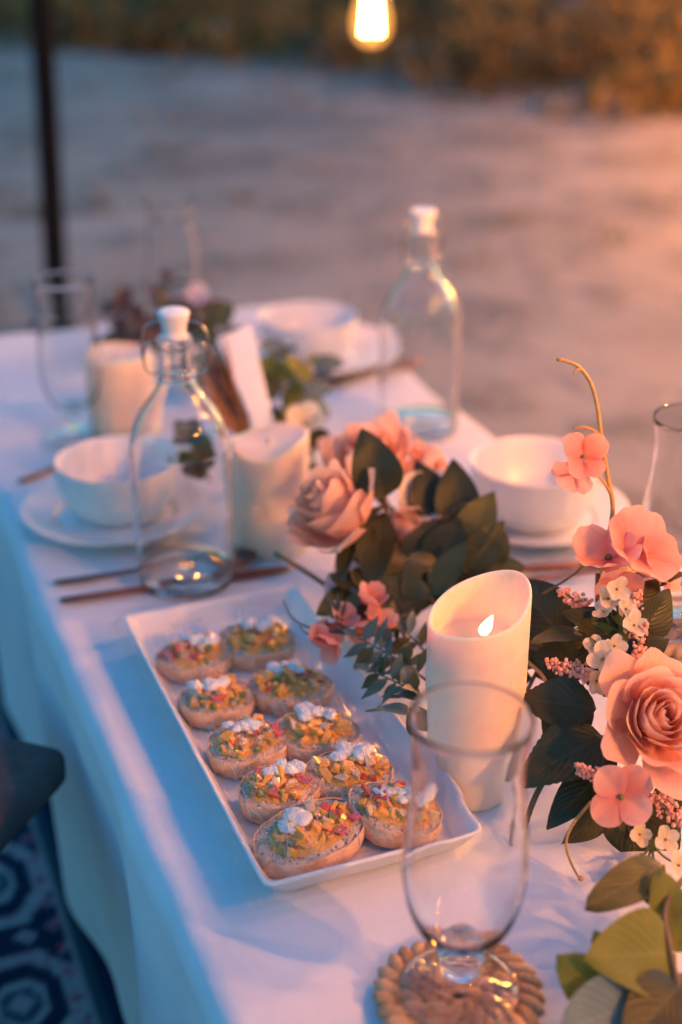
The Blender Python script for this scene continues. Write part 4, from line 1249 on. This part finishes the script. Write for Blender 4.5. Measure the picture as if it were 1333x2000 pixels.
hb = empty('coral_blossom_cluster', at(1215, 1150, 1.03)); tag(hb, 'cluster of ruffled coral blossoms in front of the right hand glass', 'blossoms')
mk('stem', *tube([at(1168, 1260, 1.03), at(1167, 1180, 1.03), at(1168, 1120, 1.03)], .0015, .0018, 7), mt['stem'], hb)
blossom(hb, at(1190, 1092, 1.015), TOCAM * .55 + CUP * .75 - CRT * .25, .027, 'coral', 3, 4, .55, .2, wide=1.15)
blossom(hb, at(1243, 1082, 1.02), TOCAM * .65 + CUP * .55 + CRT * .35, .031, 'coral', 12, 5, .5, .9, wide=1.2)
blossom(hb, at(1268, 1105, 1.035), TOCAM * .5 + CUP * .4 + CRT * .7, .027, 'coral', 15, 4, .45, 2.1, wide=1.15)
blossom(hb, at(1205, 1140, 1.03), TOCAM * .8 + CUP * -.4, .018, 'coral', 17, 4, .3, .4)

lb = empty('coral_blossom', at(1214, 1565, .935)); tag(lb, 'single coral four petalled blossom hanging below the large rose', 'blossom')
blossom(lb, at(1214, 1556, .93), TOCAM * .92 + CUP * .1 - CRT * .1,   .0225, 'coral', 6, 4, .22, .85, wide=.93, jitter=.16)
mk('stem', *tube([at(1214, 1556, .935), at(1225, 1530, .96), at(1250, 1500, .985)], .0011, .0012, 6), mt['stem_green'], lb)
mk('tendril', *tube([at(1155, 1566, .945), at(1118, 1612, .94), at(1106, 1650, .94), at(1118, 1690, .94), at(1134, 1718, .94)], .0012, .0008, 6), mt['stem_gold'], lb)
mk('tendril', *tube([at(1155, 1566, .945), at(1160, 1590, .94), at(1172, 1610, .937)], .001, .0008, 6), mt['stem_gold'], lb)
mk('tendril_bud', *blob(at(1135, 1716, .94), (.0022, .0022, .0022), 1, .3, 2, 3), mt['stem_gold'], lb)

spray([at(1180, 1250, 1.01), at(1150, 1195, 1.01), at(1092, 1150, 1.01)], 'feathery pink berry spray just right of the candle rim', 1)
spray([at(1175, 1330, .99), at(1130, 1310, .99), at(1070, 1294, .99)], 'feathery pink berry spray reaching left towards the lit candle', 2)
spray([at(1235, 1560, .97), at(1175, 1525, .955), at(1122, 1492, .95)], 'feathery pink berry spray left of the low coral blossom', 3, .0065, 120)
spray([at(1210, 1530, .965), at(1275, 1555, .95), at(1345, 1615, .945)], 'feathery pink berry spray right of the low coral blossom', 4, .009, 220)
spray([at(1215, 1290, 1.0), at(1243, 1210, 1.0), at(1245, 1150, 1.0)], 'upright pink berry spray among the small white flowers', 5, .006, 120)
spray([at(1240, 1320, .985), at(1245, 1270, .985), at(1262, 1215, .985)], 'short pink berry spray just above the large rose', 6, .0055, 90)

def florets(c, pts, label, seed):
    o = empty('white_floret_sprig', c); tag(o, label, 'white florets', 'sprigs of small cream flowers')
    for k, (x, y, d, r) in enumerate(pts):
        rnd = random.Random(seed * 10 + k)
        p = at(x, y, d)
        blossom(o, p, TOCAM * .8 + CUP * rnd.uniform(-.2, .6) + CRT * rnd.uniform(-.6, .6), r * .8, 'cream', seed * 10 + k, 4, .45, wide=.88)
        mk('stem', *tube([p, p.lerp(Vector(c), .5) - CUP * .002 + TOCAM * -.004, c], .0008, .001, 5), mt['stem_green'], o)
        if k % 2 == 0:
            leaf(o, p.lerp(Vector(c), .6), p + CRT * rnd.uniform(-.02, .02) - CUP * .012 - TOCAM * .004, .010, 'euca', nrm=TOCAM, shape='oval', n=6, m=4)
florets(at(1205, 1340, .985), [(1178, 1288, .975, .0145), (1160, 1262, .985, .010), (1200, 1262, .98, .011), (1215, 1300, .985, .011), (1165, 1330, .98, .012)], 'cream florets just above the left side of the large rose', 1)
florets(at(1215, 1250, 1.0), [(1188, 1170, .995, .013), (1205, 1150, .99, .012), (1180, 1195, .995, .010), (1222, 1190, .99, .011), (1238, 1222, .985, .013)], 'cream florets hanging under the coral blossom cluster', 2)
florets(at(1275, 1650, .95), [(1240, 1690, .93, .011), (1262, 1700, .93, .010), (1285, 1718, .925, .013), (1300, 1640, .94, .011), (1250, 1630, .945, .010), (1325, 1690, .93, .012)], 'cream florets among green leaves under the low coral blossom', 3)

eb = empty('eucalyptus_branch', at(1345, 1790, .85)); tag(eb, 'broad green eucalyptus leaves at the bottom right corner', 'eucalyptus')
mk('stem', *tube([at(1350, 1700, .88), at(1300, 1770, .86), at(1310, 1860, .84), at(1340, 1990, .82)], .0022, .002, 8), mt['stem'], eb)
for b_, t_, w_, nr, mm, sh in [
    ((1297, 1688, .885), (1147, 1772, .855), .0265, TOCAM * .8 + UP * .6, 'leaf_green', 'round'),
    ((1318, 1862, .845), (1150, 1868, .81), .052, TOCAM * .8 + UP * .5, 'euca', 'spade'),
    ((1215, 1945, .835), (1165, 1820, .83), .020, TOCAM * .9, 'euca', 'round'),
    ((1235, 1985, .83), (1092, 1870, .82), .036, TOCAM * .9 + CRT * -.2, 'euca', 'round'),
    ((1250, 1960, .825), (1100, 2010, .80), .046, TOCAM * .9 + UP * .2, 'euca_blue', 'round'),
    ((1325, 1850, .86), (1290, 1700, .865), .026, TOCAM * .9, 'euca', 'round'),
    ((1320, 1860, .86), (1345, 1740, .87), .032, TOCAM * .9 + CRT * -.3, 'euca', 'round'),
    ((1330, 1900, .84), (1290, 2030, .81), .044, TOCAM * .8 + UP * .3, 'leaf_green', 'round'),
    ((1330, 1920, .83), (1230, 2040, .80), .04, TOCAM * .8 + UP * .3, 'leaf_dark', 'round'),
    ((1300, 1760, .87), (1245, 1745, .87), .010, TOCAM, 'leaf_green', 'oval')]:
    leaf(eb, at(*b_), at(*t_), w_, mm, nrm=nr, shape=sh, fold=.12, bend=.06, n=12, m=8)

# ---- middle flowers (between the two near candles) ----
rose(at(655, 995, 1.19), CRT * -.62 + CUP * .50 + TOCAM * .50, .0600, 'pink rose leaning left in front of the second candle', 'rose_pale', 9, 20, .80,
     [at(715, 1075, 1.19), at(745, 1150, 1.19), at(770, 1230, 1.19)], spin=.4)
rose(at(722, 900, 1.31), UP * .7 + TOCAM * .35 + CRT * -.2, .0600, 'pink rose half hidden behind a dark pointed leaf', 'rose', 13, 22, .85,
     [at(770, 1010, 1.30), at(800, 1100, 1.28)])
rose(at(790, 1035, 1.24), UP * -.35 + TOCAM * .5 + CRT * .3, .0380, 'small drooping cream and orange rose under the dark leaf', 'rose', 17, 14, .75, [at(770, 1000, 1.26), at(790, 1120, 1.26)], sepals=False)
cf = empty('cream_flower', at(832, 985, 1.27)); tag(cf, 'blurred cream ruffled flower beside the olive leaves', 'flower')
blossom(cf, at(826, 985, 1.25), TOCAM * .7 + UP * .5, .024, 'cream', 21, 6, .7, wide=1.1)
blossom(cf, at(838, 962, 1.26), TOCAM * .4 + UP * .7, .020, 'lilac', 23, 5, .8, wide=1.1)
mk('stem', *tube([at(832, 985, 1.27), at(835, 1080, 1.27)], .0015, .0015, 6), mt['stem'], cf)

ml = empty('olive_leaf_branch', at(880, 1120, 1.22)); tag(ml, 'broad olive leaves standing upright in front of the right bowl', 'leaves')
mk('stem', *tube([at(800, 1180, 1.22), at(860, 1110, 1.22), at(905, 1060, 1.22), at(920, 1010, 1.22)], .0022, .0016, 7), mt['stem'], ml)
for b_, t_, w_, mm in [((880, 1050, 1.23), (812, 897, 1.25), .040, 'leaf_dark'), ((905, 1060, 1.22), (884, 893, 1.24), .042, 'leaf_dark'), ((900, 1080, 1.205), (966, 958, 1.21), .036, 'leaf_green'),
                       ((905, 1130, 1.20), (985, 1015, 1.20), .036, 'leaf_green'), ((880, 1120, 1.21), (925, 965, 1.225), .044, 'leaf_dark'), ((840, 1130, 1.20), (900, 1010, 1.20), .04, 'leaf_dark'),
                       ((960, 1110, 1.20), (990, 1040, 1.20), .022, 'leaf_green'), ((800, 1130, 1.20), (850, 1010, 1.21), .036, 'leaf_dark')]:
    leaf(ml, at(*b_), at(*t_), w_, mm, nrm=TOCAM * .85 + UP * .3 + CRT * -.15, shape='oval', fold=.22, bend=.05, n=12, m=8)

dl = empty('rose_leaf_spray', at(745, 1010, 1.19)); tag(dl, 'large dark pointed leaf standing between the two pink roses, with lower leaves', 'leaves')
leaf(dl, at(752, 972, 1.185), at(708, 838, 1.175), .043, nrm=TOCAM * .9, shape='spade', fold=.1, n=14, m=8)
leaf(dl, at(745, 1000, 1.2), at(725, 1150, 1.17), .036, nrm=TOCAM * .9 + CRT * -.2)
leaf(dl, at(690, 1045, 1.2), at(662, 1145, 1.17), .018, nrm=TOCAM * .9 + CRT * -.4)
leaf(dl, at(770, 1060, 1.22), at(700, 1010, 1.23), .03, nrm=TOCAM * .5 + UP * .6)
leaf(dl, at(800, 1080, 1.21), at(745, 1165, 1.17), .04, nrm=TOCAM * .9)
leaf(dl, at(845, 1080, 1.2), at(800, 1200, 1.16), .046, nrm=TOCAM * .9 + CRT * .2)
leaf(dl, at(880, 1100, 1.2), at(870, 1190, 1.16), .04, nrm=TOCAM * .9)
leaf(dl, at(780, 1090, 1.22), at(690, 1120, 1.2), .03, nrm=TOCAM * .5 + UP * .8)
leaf(dl, at(760, 1160, 1.17), at(775, 1245, 1.13), .016, nrm=TOCAM * .9)
mk('stem', *tube([at(752, 965, 1.19), at(760, 1040, 1.21), at(800, 1130, 1.2)], .0018, .002, 7), mt['stem'], dl)

for k, (pts, n_, lab) in enumerate([
    ([at(800, 1260, 1.13), at(760, 1190, 1.15), at(700, 1150, 1.17)], 8, 'dark leafy branch running low under the left pink rose'),
    ([at(860, 1200, 1.15), at(820, 1130, 1.19), at(770, 1060, 1.24)], 10, 'dark leafy branch rising behind the small drooping rose'),
    ([at(900, 1220, 1.14), at(930, 1150, 1.18), at(960, 1080, 1.22)], 8, 'dark leafy branch directly behind the lit candle'),
    ([at(1030, 1350, 1.05), at(1060, 1290, 1.07), at(1100, 1230, 1.08)], 8, 'dark leafy branch hugging the right side of the lit candle')]):
    branch(pts, n_, .042, .027, ['leaf_dark', 'leaf_dark', 'leaf_green'], lab, 40 + k, group='dark leafy branches in the garland')

dk = empty('dark_twig', at(540, 1080, 1.22)); tag(dk, 'straight dark twig pointing at the copper knife tip', 'twig')
mk('stem', *tube([at(538, 1080, 1.235), at(600, 1118, 1.22), at(660, 1158, 1.20), at(720, 1190, 1.19)], .0021, .0024, 7), mt['stem'], dk)
leaf(dk, at(700, 1165, 1.19), at(622, 1195, 1.16), .030, nrm=TOCAM * .8 + UP * .4, mat='leaf_green')
leaf(dk, at(715, 1175, 1.18), at(660, 1225, 1.15), .026, nrm=TOCAM * .8 + UP * .4)

lf = empty('lilac_flower', at(700, 1150, 1.2)); tag(lf, 'pale lilac flower low beneath the left pink rose', 'flower')
blossom(lf, at(700, 1150, 1.2), TOCAM * .6 + CUP * .5 + CRT * -.3, .026, 'lilac', 33, 4, .5, .5, wide=1.2)

cb = empty('coral_bud_sprig', at(760, 1235, 1.13)); tag(cb, 'sprig of small coral buds lying at the edge of the food tray', 'buds')
mk('stem', *tube([at(770, 1240, 1.13), at(700, 1240, 1.12), at(640, 1232, 1.12), at(600, 1224, 1.13), at(570, 1205, 1.135), at(554, 1172, 1.14)], .0013, .0006, 6), mt['stem'], cb)
mk('tendril', *tube([at(625, 1240, 1.12), at(600, 1238, 1.12), at(585, 1222, 1.125)], .0007, .0005, 6), mt['stem'], cb)
for k, (x, y, d, r, cu) in enumerate([(724, 1180, 1.14, .0135, 1.2), (705, 1215, 1.12, .0145, .9), (738, 1218, 1.125, .014, .8), (640, 1220, 1.13, .014, .8), (655, 1250, 1.11, .0135, .9), (622, 1246, 1.11, .010, 1.1), (668, 1212, 1.125, .013, .9)]):
    rnd = random.Random(k)
    blossom(cb, at(x, y, d), TOCAM * .4 + CUP * rnd.uniform(-.8, .8) + CRT * rnd.uniform(-.6, .4), r, 'coral', 60 + k, 4, cu, wide=1.25)
for k, (b_, t_) in enumerate([((662, 1195), (640, 1165)), ((662, 1192), (660, 1160)), ((668, 1205), (676, 1172)), ((665, 1210), (640, 1198)), ((700, 1240), (650, 1228))]):
    leaf(cb, at(*b_, 1.12), at(*t_, 1.115), .0042, 'leaf_grey', nrm=TOCAM, shape='lance', n=5, m=2)

for k, (pts, n_, lab) in enumerate([
    ([at(835, 1330, 1.07), at(780, 1290, 1.085), at(700, 1245, 1.10)], 16, 'grey green willowy sprig reaching over the tray edge, upper of two'),
    ([at(840, 1370, 1.05), at(790, 1340, 1.06), at(725, 1310, 1.075)], 14, 'grey green willowy sprig reaching over the tray edge, lower of two'),
    ([at(845, 1290, 1.10), at(800, 1240, 1.12), at(760, 1215, 1.14)], 12, 'grey green willowy sprig tucked behind the tray against the candle')]):
    branch(pts, n_, .021, .0088, ['leaf_grey', 'leaf_green', 'leaf_grey'], lab, 70 + k, name='willowy_sprig', group='grey green willowy sprigs', shape='lance', spread=.8, sr=.001)
wl_ = empty('pointed_leaf', at(830, 1400, 1.03)); tag(wl_, 'thin pointed green leaf crossing the tray rim beside the glass', 'leaf')
leaf(wl_, at(822, 1396, 1.03), at(716, 1380, 1.03), .014, 'leaf_grey', nrm=UP, shape='lance')
leaf(wl_, at(832, 1440, 1.03), at(800, 1385, 1.03), .02, 'leaf_dark', nrm=TOCAM, shape='oval')

spray([at(840, 960, 1.30), at(825, 900, 1.31), at(785, 838, 1.32)], 'blurred coral spray behind the olive leaves', 11, .009, 70, 'blurred coral sprays', .003)
spray([at(860, 950, 1.30), at(855, 905, 1.31), at(850, 880, 1.32)], 'short blurred coral spray nearest the right bowl', 12, .008, 50, 'blurred coral sprays', .003)

# ---- far flowers ----
for k, (pts, n_, ln, wd, mat, lab) in enumerate([
    ([at(560, 880, 1.50), at(585, 800, 1.54), at(620, 720, 1.58)], 8, .032, .034, ['euca', 'euca_blue'], 'round leaved eucalyptus sprig leaning right behind the second candle'),
    ([at(550, 870, 1.52), at(555, 780, 1.56), at(535, 690, 1.60)], 8, .032, .034, ['euca_blue', 'euca', 'leaf_green'], 'round leaved eucalyptus sprig beside the leaning white card'),
    ([at(440, 760, 1.72), at(435, 690, 1.74), at(420, 630, 1.76)], 8, .035, .034, ['leaf_green', 'euca_blue'], 'green sprig behind the neck of the near bottle'),
    ([at(420, 940, 1.46), at(395, 895, 1.46), at(370, 860, 1.46)], 7, .03, .030, ['leaf_green', 'leaf_dark'], 'dark green sprig seen through the near bottle'),
    ([at(620, 960, 1.40), at(610, 880, 1.42), at(590, 830, 1.46)], 7, .026, .022, ['leaf_dark', 'leaf_green'], 'dark sprig between the second candle and the hidden rose')]):
    branch(pts, n_, ln, wd, mat, lab, 90 + k, name='eucalyptus_sprig', cat='eucalyptus', group='sprigs along the far garland', shape='round', spread=.9)
pf = empty('pale_flower', at(595, 835, 1.45)); tag(pf, 'small blurred cream flower behind the second candle', 'flower')
blossom(pf, at(595, 830, 1.45), TOCAM * .7 + UP * .5, .022, 'cream', 77, 5, .5)
for k, (pts, lab) in enumerate([
    ([at(330, 700, 1.80), at(280, 650, 1.84), at(215, 600, 1.9)], 'dark dried sprig reaching left at the far end of the table'),
    ([at(340, 690, 1.80), at(330, 620, 1.84), at(325, 550, 1.88)], 'dark dried sprig standing tallest at the far end of the table'),
    ([at(360, 690, 1.80), at(375, 640, 1.84), at(395, 600, 1.88)], 'dark dried sprig reaching right at the far end of the table'),
    ([at(320, 690, 1.78), at(265, 655, 1.80), at(225, 650, 1.84)], 'dark dried sprig lying low at the far end of the table')]):
    branch(pts, 14, .034, .024, ['leaf_brown', 'leaf_dark', 'leaf_brown'], lab, 110 + k, name='dried_sprig', group='dark dried sprigs at the far end', shape='oval')
df = empty('lilac_flower', at(390, 580, 1.88)); tag(df, 'tiny blurred lilac flower at the far end by the plate', 'flower')
blossom(df, at(388, 578, 1.88), TOCAM * .7 + UP * .4, .016, 'lilac', 78, 5, .5)

# leaning white card and the dried fan beside it
cd = empty('leaning_card', at(518, 848, 1.47)); tag(cd, 'white card leaning left beside the second candle', 'card')
A0, A1, A2, A3 = at(503, 852, 1.475), at(540, 842, 1.475), at(490, 638, 1.52), at(424, 664, 1.50)
th = (A1 - A0).cross(A3 - A0).normalized() * .008
V = [A0, A1, A2, A3, A0 + th, A1 + th, A2 + th, A3 + th]
V, F = bevel_mesh(V, [(0, 1, 2, 3), (7, 6, 5, 4), (0, 4, 5, 1), (1, 5, 6, 2), (2, 6, 7, 3), (3, 7, 4, 0)], .002, 2)
mk('card_body', V, F, mt['card'], cd)
fan = empty('dried_fan', at(470, 860, 1.48)); tag(fan, 'fan of orange brown dried fronds behind the near bottle', 'dried fronds')
rnd = random.Random(8)
for k in range(26):
    f = k / 25
    tip = at(380 + 70 * f + rnd.uniform(-6, 6), 740 - 85 * math.sin(f * 2.2) + rnd.uniform(-12, 12), 1.50 + rnd.uniform(-.02, .02))
    leaf(fan, at(478 + 16 * f, 862, 1.485), tip, rnd.uniform(.005, .009), rnd.choice(['leaf_orange', 'leaf_orange', 'leaf_brown']), 'frond', nrm=TOCAM, shape='lance', n=7, m=2)
